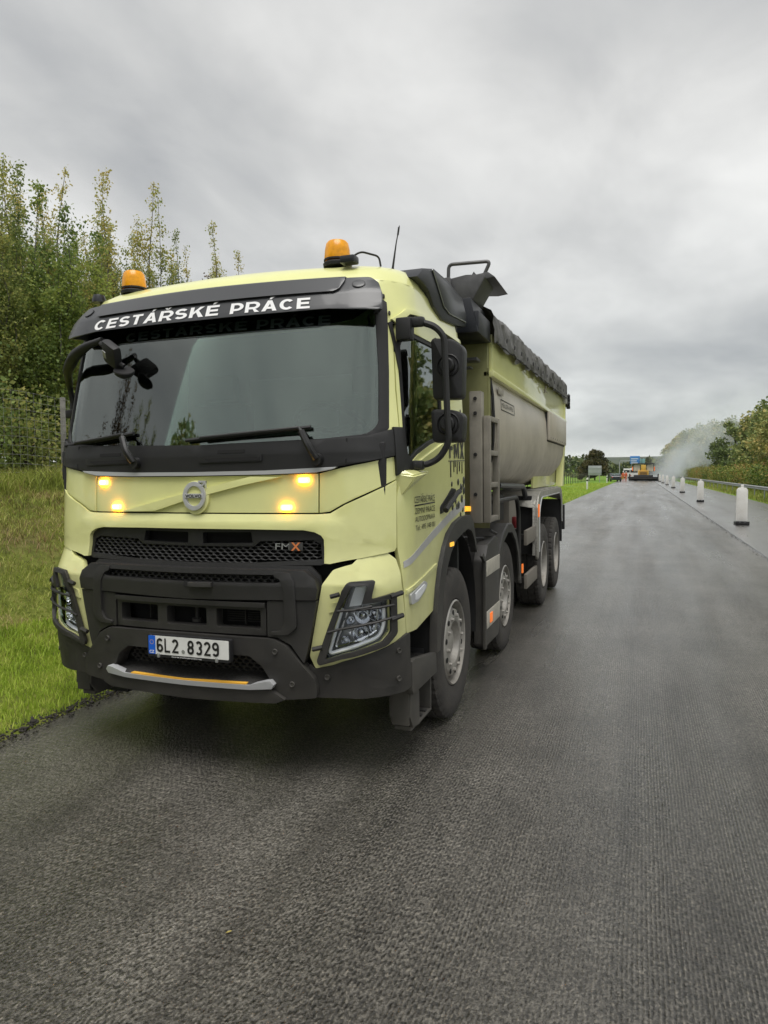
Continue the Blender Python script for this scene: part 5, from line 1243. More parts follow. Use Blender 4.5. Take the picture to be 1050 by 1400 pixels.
# ================================================================== GRASS
def foliage_mat(name, stops, scale, rough=.6, trans=.35, objvar=.0):
    m = bpy.data.materials.new(name); m.use_nodes = True; nt = m.node_tree; N = nt.nodes; L = nt.links; b = N['Principled BSDF']; out = N['Material Output']
    b.inputs['Roughness'].default_value = rough; b.inputs['Specular IOR Level'].default_value = .25
    g = N.new('ShaderNodeNewGeometry'); t = N.new('ShaderNodeTexNoise'); t.inputs['Scale'].default_value = scale; t.inputs['Detail'].default_value = 5; L.new(g.outputs['Position'], t.inputs[0])
    a = N.new('ShaderNodeMath'); a.operation = 'MULTIPLY_ADD'; L.new(g.outputs['Random Per Island'], a.inputs[0]); a.inputs[1].default_value = .30; a.inputs[2].default_value = -.15
    s = N.new('ShaderNodeMath'); s.operation = 'ADD'; L.new(t.outputs['Fac'], s.inputs[0]); L.new(a.outputs[0], s.inputs[1]); src = s.outputs[0]
    if objvar:
        oi = N.new('ShaderNodeObjectInfo'); q = N.new('ShaderNodeMath'); q.operation = 'MULTIPLY_ADD'; L.new(oi.outputs['Random'], q.inputs[0]); q.inputs[1].default_value = objvar; q.inputs[2].default_value = -objvar/2
        s2 = N.new('ShaderNodeMath'); s2.operation = 'ADD'; L.new(src, s2.inputs[0]); L.new(q.outputs[0], s2.inputs[1]); src = s2.outputs[0]
    r = N.new('ShaderNodeValToRGB'); L.new(src, r.inputs[0]); e = r.color_ramp.elements
    e[0].position, e[0].color = stops[0][0], (*stops[0][1], 1); e[1].position, e[1].color = stops[-1][0], (*stops[-1][1], 1)
    for p, c in stops[1:-1]: x = e.new(p); x.color = (*c, 1)
    L.new(r.outputs[0], b.inputs['Base Color'])
    tr = N.new('ShaderNodeBsdfTranslucent'); L.new(r.outputs[0], tr.inputs['Color']); mx = N.new('ShaderNodeMixShader'); mx.inputs[0].default_value = trans
    L.new(b.outputs[0], mx.inputs[1]); L.new(tr.outputs[0], mx.inputs[2]); L.new(mx.outputs[0], out.inputs[0])
    return m
def blades(n, xr, yr, hfun, w, dens=None, lean=.45, seed=1):
    r = np.random.default_rng(seed); X = r.uniform(*xr, n); Y = r.uniform(*yr, n)
    if dens is not None:
        keep = r.random(n) < np.array([dens(a, b_) for a, b_ in zip(X, Y)]); X, Y = X[keep], Y[keep]; n = len(X)
    Z = np.array([gz(a, b_) for a, b_ in zip(X, Y)]); H = np.array([hfun(a, b_) for a, b_ in zip(X, Y)])*r.uniform(.45, 1.25, n)
    az = r.uniform(0, 2*pi, n); la = r.uniform(0, 2*pi, n); l = r.uniform(.1, 1, n)*lean
    ww = w*r.uniform(.6, 1.4, n)*(1+.02*Y)
    dx, dy = np.cos(az)*ww, np.sin(az)*ww; lx, ly = np.cos(la)*l*H, np.sin(la)*l*H
    V = np.empty((n, 5, 3))
    V[:, 0] = np.c_[X-dx, Y-dy, Z-.02]; V[:, 1] = np.c_[X+dx, Y+dy, Z-.02]
    V[:, 2] = np.c_[X+dx*.7+lx*.45, Y+dy*.7+ly*.45, Z+H*.6]; V[:, 3] = np.c_[X-dx*.7+lx*.45, Y-dy*.7+ly*.45, Z+H*.6]; V[:, 4] = np.c_[X+lx*1.2, Y+ly*1.2, Z+H*.95]
    base = np.arange(n)[:, None]*5
    F = np.concatenate([base+np.array([[0, 1, 2]]), base+np.array([[0, 2, 3]]), base+np.array([[3, 2, 4]])])
    return V.reshape(-1, 3), F
nz2 = lambda x, y, s, o=0: noise.noise(Vector((x*s, y*s, o)))
M['grass'] = foliage_mat('verge_grass', [(.25, (.12, .12, .04)), (.36, (.20, .24, .045)), (.50, (.33, .40, .07)), (.64, (.44, .42, .13)), (.80, (.50, .38, .21))], 1.5)
M['mown'] = foliage_mat('mown_grass', [(.25, (0.2194, 0.3206, 0.03712)), (.5, (0.405, 0.54, 0.0675)), (.75, (0.6, 0.6, 0.1688))], 2.2)
M['dry'] = foliage_mat('dry_weeds', [(.25, (0.108, 0.12, 0.0264)), (.42, (0.204, 0.18, 0.054)), (.58, (0.3, 0.216, 0.096)), (.75, (0.432, 0.324, 0.18))], 1.6)
def dens_m(x, y):
    d = -3.9-x; bare = nz2(x, y, 1.9, 8)
    return 0 if d < .03+nz2(x, y, 3)*.12 else (.25 if bare > .34 and d < 1.6 else 1)
V, F = blades(70000, (-5.7, -3.9), (2.2, 12), lambda x, y: .045+.03*smooth(0, 1.2, -4-x)+.02*nz2(x, y, 2), .0035, dens_m, .7, 2)
mesh_np('mown_verge_grass', V, F, M['mown'], stuff=True)
V, F = blades(170000, (-10.6, -5.1), (2.5, 24), lambda x, y: .05+.03*smooth(0, 3, -5-x)+.05*max(0, nz2(x, y, .9, 2)), .0040, lambda x, y: (1 if y < 14 else .4)*(.15+.85*smooth(-.35, .05, nz2(x, y, 1.1, 4)+(.0 if x > -8 else -.05))), 1.3, 3)
mesh_np('long_verge_grass', V, F, M['grass'], stuff=True)
V, F = blades(60000, (-12.5, -6.8), (4, 26), lambda x, y: .06+.16*smooth(3.6, 5.5, -5-x)+.14*max(0, nz2(x, y, 1.3, 6)), .005, lambda x, y: smooth(-.2, .3, nz2(x, y, .8, 7)+.35*smooth(3.6, 5.2, -5-x)-.12)*(1 if y < 16 else .5), 1.0, 4)
mesh_np('dry_bank_weeds', V, F, M['dry'], stuff=True)
V, F = blades(30000, (-10.8, -8.8), (4, 22), lambda x, y: .26+.25*nz2(x, y, 1.7, 12), .0055, None, 1.0, 14)
mesh_np('fence_weeds', V, F, M['grass'], stuff=True)
V, F = blades(42000, (-12, -3.9), (24, 110), lambda x, y: .12+.05*nz2(x, y, .5, 2), .009, lambda x, y: (60/(y+25))**1.3*.9, .6, 5)
mesh_np('far_verge_grass', V, F, M['mown'], stuff=True)
V, F = blades(26000, (6.7, 10.2), (18, 120), lambda x, y: .25+.15*nz2(x, y, .5, 3), .010, lambda x, y: (40/(y+15)), .6, 6)
mesh_np('median_grass', V, F, M['grass'], stuff=True)

# ================================================================== TREES
M['bark'] = mat('grey_bark', (.16, .15, .13), .9, var=.5, vscale=9)
M['bark2'] = mat('brown_bark', (.06, .048, .035), .9, var=.4, vscale=9)
M['leaf_a'] = foliage_mat('young_poplar_leaves', [(.25, (0.154, 0.2035, 0.066)), (.42, (0.275, 0.33, 0.099)), (.58, (0.418, 0.429, 0.1265)), (.74, (0.572, 0.473, 0.154))], .55, objvar=.22, trans=.5)
M['leaf_b'] = foliage_mat('dark_bush_leaves', [(.28, (.11, .165, .055)), (.5, (.21, .29, .08)), (.72, (.36, .42, .10))], .7, objvar=.16, trans=.45)
M['leaf_r'] = foliage_mat('reddish_brown_leaves', [(.28, (0.075, 0.0525, 0.027)), (.5, (0.18, 0.105, 0.045)), (.72, (0.285, 0.195, 0.0675))], .7, objvar=.12, trans=.25)
M['leaf_far'] = foliage_mat('broadleaf_wood_leaves', [(.28, (0.1105, 0.153, 0.051)), (.45, (0.204, 0.255, 0.0765)), (.6, (0.34, 0.34, 0.1105)), (.75, (0.544, 0.425, 0.153))], .12, objvar=.30, trans=.2)
def leafcloud(C, size, seed, flat=.6):
    r = np.random.default_rng(seed); n = len(C); s = size*r.uniform(.55, 1.35, n)
    a = r.normal(size=(n, 3)); a /= np.linalg.norm(a, axis=1)[:, None]; b_ = r.normal(size=(n, 3)); b_ -= a*(a*b_).sum(1)[:, None]; b_ /= np.linalg.norm(b_, axis=1)[:, None]
    V = np.empty((n, 4, 3)); V[:, 0] = C-a*s[:, None]*.5; V[:, 1] = C+b_*s[:, None]*.33; V[:, 2] = C+a*s[:, None]*.5; V[:, 3] = C-b_*s[:, None]*.33
    return V.reshape(-1, 3), np.arange(n*4).reshape(n, 4)
def young_tree(name, h, w, seed, nl, leaf=.06, lead=7, low=.05):
    """many nearly upright leaders, each with short steep twigs; small leaves hang along them"""
    r = np.random.default_rng(seed); bm = B(); Ps = []; tips = []
    for q in range(lead):
        main = q == 0; H = h if main else h*r.uniform(.55, .97); a = r.uniform(0, 2*pi); sp = 0 if main else w*r.uniform(.18, .52); b0 = 0 if main else r.uniform(.0, .22)*h
        P = []
        for k in range(9):
            t = k/8; rr = sp*min(1, t*1.6)+.012*h*sin(t*7+q); P.append(Vector((cos(a)*rr+r.normal()*.03, sin(a)*rr+r.normal()*.03, b0+(H-b0)*t)))
        tube(bm, P, .05, 5, cap=False, rads=[max(.005, .0085*h*(1-k/8.2)*(1 if main else .5)) for k in range(9)])
        nb = int(9*(H-b0))
        for j in range(nb):
            t = r.uniform(low, 1.0); i = min(7, int(t*8)); base = P[i].lerp(P[i+1], t*8-i)
            L_ = w*.34*(1-t)**.8*r.uniform(.5, 1.2)+.16; aa = r.uniform(0, 2*pi); d = Vector((cos(aa), sin(aa), r.uniform(.8, 2.2))).normalized()
            if L_ > .3: tube(bm, [base, base+d*L_], .006, 3, cap=False, rads=[.007, .002])
            tips.append((*base, *d, L_, L_*(1.15 if t < .7 else .75)))
    tips = np.array(tips); wgt = tips[:, 7]/tips[:, 7].sum(); idx = r.choice(len(tips), nl, p=wgt); T_ = tips[idx]; u = r.uniform(.0, 1.06, nl)[:, None]
    C = T_[:, :3]+T_[:, 3:6]*T_[:, 6:7]*u+r.normal(size=(nl, 3))*(.035+.12*T_[:, 6:7]*(1-.4*u))
    V, F = leafcloud(C, leaf, seed)
    return bm, V, F
def shared(bm, name, m, ang=40):
    finish(bm, ang); me = bpy.data.meshes.new(name); bm.to_mesh(me); bm.free(); me.materials.append(m); return me
def np_mesh(name, V, F, m):
    o = mesh_np(name, V, F, m); me = o.data; bpy.data.objects.remove(o); return me
VAR = []
for i, (h, w, nl, lm, lf, ld) in enumerate(((7.2, 2.2, 36000, 'leaf_a', .066, 12), (6.8, 2.2, 34000, 'leaf_a', .064, 11), (7.6, 1.7, 20000, 'leaf_a', .064, 7), (5.8, 2.5, 34000, 'leaf_b', .07, 11), (6.2, 1.5, 12000, 'leaf_r', .06, 6), (5.8, 1.5, 5200, 'leaf_a', .06, 5))):
    bm, V, F = young_tree('t', h, w, 20+i, nl, lf, ld)
    VAR.append((shared(bm, 'trunk', M['bark']), np_mesh('crown', V, F, M[lm])))
def plant_tree(name, var, x, y, z, s, rz, label, cat, group=None, sz=None):
    t = empty(name, (x, y, z), label, cat, group, rz); t.scale = (s, s, sz or s)
    link('trunk', var[0], t); link('crown', var[1], t); return t
ROW = []
G1 = 'young trees behind the wire mesh fence'
LAB = {0: 'bushy yellow-green young poplar behind the wire mesh fence on the left bank', 1: 'olive-green young poplar with sparse top behind the wire mesh fence', 2: 'tall slender young poplar with airy top above the left bank',
       3: 'dense dark green young tree behind the wire mesh fence', 4: 'reddish-brown leaved thin young tree behind the mesh fence', 5: 'small sparse young tree with bare twig tips behind the mesh fence'}
random.seed(21)
plan_ = []
y = 7.0
while y < 24:
    plan_.append((-11.7-random.random()*.9, y)); plan_.append((-13.2-random.random()*.8, y+.5)); plan_.append((-14.6-random.random()*1.6, y+.9)); y += 1.0+random.random()*.45
for i, (x, y) in enumerate(plan_):
    u = y; v = random.choice([0, 1, 0, 1, 2, 3, 0]); s = random.uniform(.86, 1.05)
    if y > 14.5: v = random.choice([1, 2, 4, 4, 5]); s = random.uniform(.78, 1.0)
    if y > 18.5: v = random.choice([5, 2, 5, 4]); s = random.uniform(.92, 1.08)
    plant_tree('young_tree', VAR[v], x, y, gz(x, y)-.05, s, random.random()*6.3, LAB[v], 'tree', G1+' (%s kind)' % ('bushy poplar', 'olive poplar', 'slender poplar', 'dark green', 'reddish', 'sparse')[v])
# undergrowth bushes behind the fence
def bush(h, w, seed, nl, leaf=.08):
    r = np.random.default_rng(seed); pts = []; bm = B()
    for q in range(9):
        a = r.uniform(0, 6.3); d = Vector((cos(a)*r.uniform(.2, .9)*w*.5, sin(a)*r.uniform(.2, .9)*w*.5, h*r.uniform(.6, 1)))
        tube(bm, [Vector((0, 0, 0)), d*.5+Vector((0, 0, .1)), d], .01, 4, cap=False, rads=[.018, .012, .005])
        k = nl//9; C = np.array(d)[None]*r.uniform(.1, 1.1, k)[:, None]+r.normal(size=(k, 3))*np.array([.16*w, .16*w, .10*h]); pts.append(C)
    C = np.concatenate(pts); C[:, 2] = np.maximum(.03, C[:, 2]); V, F = leafcloud(C, leaf, seed); return bm, V, F
BV = []
for i, (h, w, nl, lm) in enumerate(((2.0, 2.0, 2600, 'leaf_b'), (1.7, 1.8, 2300, 'leaf_a'), (1.4, 1.6, 1800, 'leaf_r'))):
    bm, V, F = bush(h, w, 50+i, nl); BV.append((shared(bm, 'stems', M['bark2']), np_mesh('foliage', V, F, M[lm])))
def plant_bush(name, var, x, y, z, s, rz, label, group, sz=None):
    t = empty(name, (x, y, z), label, 'bush', group, rz); t.scale = (s, s, sz or s); link('stem', var[0], t); link('foliage', var[1], t)
BL = ('dark green bush growing low behind the mesh fence', 'olive bush growing low behind the mesh fence', 'brown-leaved bush growing low behind the mesh fence')
for i in range(24):
    y = 5.5+i*.85; x = -10.75-random.random()*1.0; v = random.choice([0, 0, 1, 2]); plant_bush('undergrowth_bush', BV[v], x, y, gz(x, y)-.05, random.uniform(.8, 1.15), random.random()*6.3, BL[v], ('dark green', 'olive', 'brown')[v]+' bushes behind the mesh fence')
# trees behind the photographer's back, mirrored in the windscreen
for i in range(13):
    x = -11-random.random()*4-(i % 3)*2.5; y = -30+i*2.3; v = random.choice([0, 1, 3, 4]); plant_tree('young_tree', VAR[v], x, y, gz(x, y)-.05, random.uniform(.9, 1.15), random.random()*6.3, 'tree on the left bank seen only as a reflection in the windscreen', 'tree', 'trees reflected in the windscreen')

# ---- big broadleaf trees --------------------------------------------
def big_tree(h, w, seed, nl, leaf, low=.12):
    r = np.random.default_rng(seed); bm = B(); pts = []
    P = [Vector((r.normal()*.04*h*.1, r.normal()*.04*h*.1, h*.8*k/6)) for k in range(7)]; tube(bm, P, .1, 7, cap=False, rads=[.024*h*(1-.13*k) for k in range(7)])
    nb = 34
    for j in range(nb):
        t = r.uniform(low, 1); z = h*(low+.0)+h*(1-low)*t*.86; a = r.uniform(0, 6.3); env = w*.5*(max(.05, sin(pi*min(1, .28+.70*t)))**.7)*r.uniform(.55, 1.05)
        base = Vector((0, 0, z*.8)); c = Vector((cos(a)*env, sin(a)*env, z+r.uniform(0, .1)*h)); tube(bm, [base, base.lerp(c, .5)+Vector((0, 0, .02*h)), c], .03, 4, cap=False, rads=[.007*h, .004*h, .001*h])
        sg = w*r.uniform(.08, .16)
        k = nl//nb; D = r.normal(size=(k, 3)); D *= (sg*r.uniform(.5, 1.4, k)/np.maximum(.6, np.linalg.norm(D, axis=1)))[:, None]; D[:, 2] *= .8
        C = np.array(c)[None]+D; C[:, 2] = np.maximum(.1*h*low, C[:, 2]); pts.append(C)
    V, F = leafcloud(np.concatenate(pts), leaf, seed); return bm, V, F
BT = []
for i, (h, w) in enumerate(((11, 8), (10, 7), (12, 7.5))):
    bm, V, F = big_tree(h, w, 80+i, 7000, .42, .0); BT.append((shared(bm, 'trunk', M['bark2']), np_mesh('crown', V, F, M['leaf_far'])))
random.seed(3)
y = 78
k = 0
for q in range(9):
    yy = 36+q*4.6; xx = 16+random.random()*4; plant_tree('broadleaf_tree', BT[q % 3], xx, yy, gz(xx, yy)-.1, random.uniform(1.1, 1.4), random.random()*6.3, 'tree right of the frame, seen only as a reflection in the door window', 'tree', 'trees reflected in the door window')
while y < 420:
    x = 15.5+random.random()*3.5; plant_tree('broadleaf_tree', BT[k % 3], x, y, gz(x, y)-.1, random.uniform(.80, 1.0)*(1+(y-78)/400), random.random()*6.3, 'broadleaf tree of the grey-green wood behind the right-hand hedge', 'tree', 'trees of the wood on the right')
    if k % 2: 
        x += 7; plant_tree('broadleaf_tree', BT[(k+1) % 3], x, y+4, gz(x, y)-.1, random.uniform(.95, 1.15)*(1+(y-78)/380), random.random()*6.3, 'broadleaf tree of the grey-green wood behind the right-hand hedge', 'tree', 'trees of the wood on the right')
    y += 5.2+random.random()*4+y*.012; k += 1
for q in range(15):
    a = radians(188+q*2.3); dd = 25+random.random()*5; xx, yy = -2.4+sin(a)*dd, 3.4+cos(a)*dd; plant_tree('broadleaf_tree', BT[q % 3], xx, yy, gz(xx, yy)-.1, random.uniform(.84, .98), random.random()*6.3, 'tall tree behind the camera, seen only as a reflection in the windscreen', 'tree', 'tall trees reflected in the windscreen')
# hedge bushes behind the guardrail
HB = []
M['hedge'] = foliage_mat('autumn_hedge_leaves', [(.28, (0.0715, 0.117, 0.0208)), (.45, (0.156, 0.208, 0.0325)), (.58, (0.247, 0.221, 0.052)), (.72, (0.351, 0.169, 0.065))], .16, objvar=.30, trans=.2)
for i in range(2):
    bm, V, F = bush(2.0, 3.4, 70+i, 2200, .16); HB.append((shared(bm, 'stems', M['bark2']), np_mesh('foliage', V, F, M['hedge'])))
y = 42; k = 0
while y < 330:
    x = 9.6+random.random()*.9; plant_bush('hedge_bush', HB[k % 2], x, y, gz(x, y)-.05, random.uniform(.9, 1.15), random.random()*6.3, 'green and russet bush in the hedge behind the steel guardrail', 'bushes of the hedge along the guardrail'); y += 1.9+y*.006; k += 1
# round tree by the left verge
bm, V, F = big_tree(6.6, 5.6, 99, 9000, .40, .06)
tq = (shared(bm, 'trunk', M['bark2']), np_mesh('crown', V, F, foliage_mat('round_tree_leaves', [(.28, (.028, .034, .012)), (.5, (.065, .065, .018)), (.72, (.12, .095, .028))], .3, trans=.2)))
plant_tree('round_tree', tq, -8.6, 150, gz(-8.6, 150), .92, 1.0, 'rounded olive-brown tree beside the left verge in the distance', 'tree')
plant_tree('small_tree', tq, -9.8, 146, gz(-9.8, 146), .60, 2.0, 'smaller brown tree in front of the rounded olive tree', 'tree')
# far woods: tree line and wooded hills
def wood_strip(name, x0, x1, y0, y1, n, h, leaf, m, seed, zf):
    r = np.random.default_rng(seed); C = []
    for _ in range(n):
        x = r.uniform(x0, x1); y = r.uniform(y0, y1); hh = h*(.55+.45*noise.noise(Vector((x*.03, y*.01, seed)))+.25*noise.noise(Vector((x*.15, 0, seed)))); C.append((x, y, zf(x, y)+abs(r.normal())*.1*hh+hh*r.random()))
    V, F = leafcloud(np.array(C), leaf, seed); return mesh_np(name, V, F, m, stuff=True)
M['farwood'] = foliage_mat('distant_wood', [(.3, (0.0425, 0.068, 0.0238)), (.5, (0.0765, 0.1105, 0.0306)), (.7, (0.136, 0.1445, 0.0425))], .03, trans=.1)
wood_strip('far_wood', -230, 10, 330, 350, 6000, 9.5, 2.6, M['farwood'], 5, gz)
def bankz(x, y): return gz(-14, y)
wood_strip('thicket', -24, -17.5, -4, 60, 26000, 4.6, .22, M['leaf_b'], 8, bankz)
wood_strip('field_hedge', -160, -18, 235, 240, 2200, 2.6, 1.0, M['farwood'], 6, gz)
bm = B(); pts = []
for i in range(61):
    x = -1400+40*i; zt = 30+13*noise.noise(Vector((x*.0016, 3, 0)))+4*noise.noise(Vector((x*.01, 7, 0))); pts.append((x, zt))
rows = [[bm.verts.new((x, yy, z0+zz*zt)) for x, zt in pts] for yy, zz, z0 in ((1150, 0, 0), (1280, .55, 0), (1420, 1, 0), (1700, .95, 0), (2100, 0, 0))]
for A, C in zip(rows, rows[1:]):
    for q in range(len(pts)-1): bm.faces.new((A[q], A[q+1], C[q+1], C[q]))
struct(ob('hills', bm, mat('wooded_hill', (.018, .030, .016), .95, var=.5, vscale=.03, col2=(.04, .055, .025)), ang=60))

# ================================================================== FENCE on the bank
M['post'] = mat('weathered_post', (.30, .29, .27), .8, var=.3, vscale=8)
M['wire'] = mat('galvanised_wire', (.40, .40, .39), .5, metal=.3)
def wire_fence(name, x, y0, y1, dz, H, label, post_sp, px0, cell=.16, pm='post'):
    f = empty(name, (x, y0, gz(x, y0)), label, 'fence')
    bz = f.location.copy()
    y = px0
    while y < y1:
        bm = B(); boxr(bm, -.035, .035, -.035, .035, -.2, H+.05, .006); ob('fence_post', bm, M[pm], f, loc=Vector((x, y, gz(x, y)))-bz); y += post_sp
    bm = B(); n = int((y1-y0)/cell)
    def seg(a, b_, r):
        tube(bm, [a, b_], r, 3, cap=False)
    for k in range(n+1):
        yy = y0+k*cell; g0 = gz(x, yy); seg(Vector((x+.04, yy, g0+.05))-bz, Vector((x+.04, yy, g0+H))-bz, .0026)
    for j in range(int(H/cell)+1):
        for k in range(int((y1-y0)/1.2)):
            a = y0+k*1.2; b_ = a+1.2; zz = .05+j*cell*(.97)
            seg(Vector((x+.04, a, gz(x, a)+zz))-bz, Vector((x+.04, b_, gz(x, b_)+zz))-bz, .003)
    ob('wire_mesh', bm, M['wire'], f, stuff=True, ang=180)
    return f
wire_fence('wire_fence', -10.1, 3.5, 24, 0, 1.6, 'galvanised wire mesh fence with slim posts along the top of the left grass bank', 2.75, 4.95)
wire_fence('wire_fence', -9.5, 40, 150, 0, 1.5, 'distant mesh fence between the left verge and the green field', 3.0, 40.5, 1.2, 'bark2')

# ================================================================== GUARDRAIL
M['rail'] = mat('galvanised_rail', (.36, .37, .37), .42, metal=.4, var=.25, vscale=4)
gr = empty('guardrail', (7.2, 12, 0), 'galvanised steel guardrail running along the right edge of the road', 'guardrail')
wp = [(.0, .60), (-.04, .61), (-.075, .635), (-.075, .67), (-.02, .70), (-.02, .73), (-.075, .76), (-.075, .795), (-.04, .82), (0, .83)]
bm = B(); A0 = [bm.verts.new((x, 0, z)) for x, z in wp]
for y in (60, 130, 300, 480):
    A1 = [bm.verts.new((x, y, z)) for x, z in wp]
    for q in range(len(wp)-1): bm.faces.new((A0[q], A0[q+1], A1[q+1], A1[q]))
    A0 = A1
ob('rail_beam', bm, M['rail'], gr, ang=50)
bm = B(); boxr(bm, .0, .06, -.03, .03, -.1, .80, .004); finish(bm); pm = bpy.data.meshes.new('rail_post'); bm.to_mesh(pm); bm.free(); pm.materials.append(M['rail'])
for k in range(100): link('rail_post', pm, gr, loc=(0, 1+4*k, 0))

# ================================================================== ROAD FURNITURE
M['beacon_white'] = mat('white_plastic', (.80, .79, .76), .45, var=.14, vscale=3, col2=(.70, .68, .63))
def guide_beacon():
    b_ = empty('guide_beacon', (0, 0, 0), 'x', 'traffic beacon')
    bm = B(); prism(bm, rnd([(-.20, .13), (.20, .13), (.20, 1.22), (.13, 1.30), (-.13, 1.30), (-.20, 1.22)], .05, 4), XZ, -.045, .045, .014); p = ob('beacon_panel', bm, M['beacon_white'], b_)
    bm = B(); prism(bm, rnd([(-.155, .20), (.155, .20), (.155, 1.17), (.10, 1.24), (-.10, 1.24), (-.155, 1.17)], .04, 4), XZ, -.052, -.044, .003); ob('beacon_face', bm, M['beacon_white'], p)
    bm = B(); boxr(bm, -.055, .055, -.03, .03, 1.29, 1.40, .02); ob('handle', bm, M['beacon_white'], p)
    bm = B(); boxr(bm, -.235, .235, -.35, .35, 0, .10, .02); bs = ob('base', bm, M['black'], b_)
    bm = B()
    for x in (-.18, 0, .18): boxr(bm, x-.06, x+.06, -.362, -.34, .02, .13, .006)
    ob('base_foot', bm, M['black'], bs); return b_
g0 = guide_beacon()
for i, (x, y) in enumerate(((3.11, 25.4), (3.25, 43.9), (3.28, 62.6), (3.30, 80.0), (3.28, 97.5), (3.25, 114.5), (3.22, 131))):
    o = g0 if i == 0 else copy_tree(g0)
    o.location = (x, y, .036); o.scale = (.83, .83, .92); o.rotation_euler = (0, radians(random.uniform(-1, 1)), radians(random.uniform(-6, 6))); o['group'] = 'white beacons along the milled edge'
    o['label'] = ('nearest and largest white traffic beacon on a black base, right of the milled lane', 'second nearest white traffic beacon on the milled edge', 'third white traffic beacon counting away from the camera', 'fourth white traffic beacon counting away from the camera', 'fifth white traffic beacon, small in the distance', 'sixth white traffic beacon, touching the smoke', 'last and smallest white traffic beacon beside the paving machine')[i]
# marker posts in the left verge
for i, (x, y, lb) in enumerate(((-4.7, 70, 'nearer white marker post with black band in the left verge'), (-4.7, 113, 'farther white marker post in the left verge by the dark car'))):
    t = empty('marker_post', (x, y, gz(x, y)), lb, 'marker post', 'white marker posts on the left verge'); 
    bm = B(); prism(bm, [(-.08, 0), (.08, 0), (.08, 1.18), (-.08, 1.06)], XZ, -.05, .05, .01); pp = ob('post_body', bm, M['beacon_white'], t)
    bm = B(); boxr(bm, -.084, .084, -.054, .054, .80, .95, .004); ob('black_band', bm, M['black'], pp)
# back of a large sign board on the left
M['signback'] = mat('sign_back_aluminium', (.40, .42, .43), .5, metal=.3, var=.15, vscale=1)
sgn = empty('sign_board', (-7.0, 122, gz(-7.0, 122)), 'pale grey back of a rectangular sign board on two posts in the left verge', 'road sign')
bm = B(); boxr(bm, -1.05, 1.05, -.04, .04, 1.15, 2.72, .02); sb = ob('board', bm, M['signback'], sgn)
for z in (1.5, 2.3): bm = B(); boxr(bm, -1.0, 1.0, -.09, -.045, z-.04, z+.04); ob('stiffener', bm, M['signback'], sb)
for x in (-.9, .75): bm = B(); boxr(bm, x-.05, x+.05, -.03, .05, -.6, 2.6); ob('post', bm, M['rail'], sgn)
# portal frame and blue motorway signs
pt = empty('portal_frame', (-4.9, 190, 0), 'slim pale portal frame standing over the road shoulder', 'gantry')
bm = B(); boxr(bm, -.1, .1, -.1, .1, 0, 4.6); ob('column', bm, M['signback'], pt)
bm = B(); boxr(bm, -.1, 2.6, -.1, .1, 4.4, 4.62); ob('crossbeam', bm, M['signback'], pt)
bs = empty('motorway_sign', (-.6, 330, 0), 'large blue direction sign with turquoise panel above the road far away', 'road sign')
M['signblue'] = mat('sign_blue', (.03, .20, .55), .5, emit=(.03, .2, .55), estr=.0); M['signteal'] = mat('sign_teal', (.16, .34, .36), .5); M['signwhite'] = mat('sign_white', (.7, .72, .72), .5)
bm = B(); boxr(bm, -3.6, .4, -.1, .1, 5.2, 8.6, .05); bb = ob('blue_board', bm, M['signblue'], bs)
bm = B(); boxr(bm, .6, 2.6, -.1, .1, 5.2, 7.4, .05); ob('teal_board', bm, M['signteal'], bs)
bm = B()
for z, w in ((7.4, 3.0), (6.5, 2.4), (5.6, 2.8)): boxr(bm, -3.2, -3.2+w, -.13, -.10, z-.18, z+.18)
ob('sign_lettering', bm, M['signwhite'], bb)
for x in (-3.0, 2.0): bm = B(); boxr(bm, x-.12, x+.12, .1, .3, -1, 7.6); ob('mast', bm, M['rail'], bs)

bm = B(); vs = [bm.verts.new(p) for p in ((0, -.013, 0), (.005, -.004, .003), (.004, .006, .003), (0, .013, .001), (-.004, .006, .002), (-.005, -.003, .001))]
c_ = bm.verts.new((0, 0, .0)); [bm.faces.new((vs[i], vs[(i+1) % 6], c_)) for i in range(6)]
tag(ob('fallen_leaf', bm, mat('yellow_leaf', (.30, .24, .05), .6), loc=(-1.425, 2.23, .008), rot=(.1, .15, -.9)), 'small yellow fallen leaf lying on the milled road in the foreground', 'leaf')
# ================================================================== PAVING MACHINE
M['myellow'] = mat('machine_yellow', (.74, .46, .08), .45, var=.2, vscale=2); M['mcream'] = mat('machine_cream', (.66, .62, .50), .45, var=.25, vscale=2); M['mdark'] = mat('machine_dark', (.03, .03, .03), .7)
M['hivis'] = mat('orange_workwear', (.62, .13, .05), .7); M['skin'] = mat('skin', (.45, .27, .19), .6)
pv = empty('paving_machine', (.6, 143, 0), 'yellow and cream asphalt paving machine with dark roof seen from behind, smoke at its side', 'road machine')
bm = B(); boxr(bm, -.95, .95, -1.0, 4.0, .75, 2.0, .1); bd = ob('machine_body', bm, M['myellow'], pv)
bm = B(); boxr(bm, -.75, .75, -1.12, -.98, 1.0, 1.95, .05); ob('rear_panel', bm, mat('machine_amber_panel', (.55, .30, .05), .5, var=.3, vscale=3), bd)
for k in range(3): bm = B(); boxr(bm, -.6, .6, -1.16, -1.12, 1.15+.24*k, 1.22+.24*k); ob('rear_louvre', bm, M['mdark'], bd)
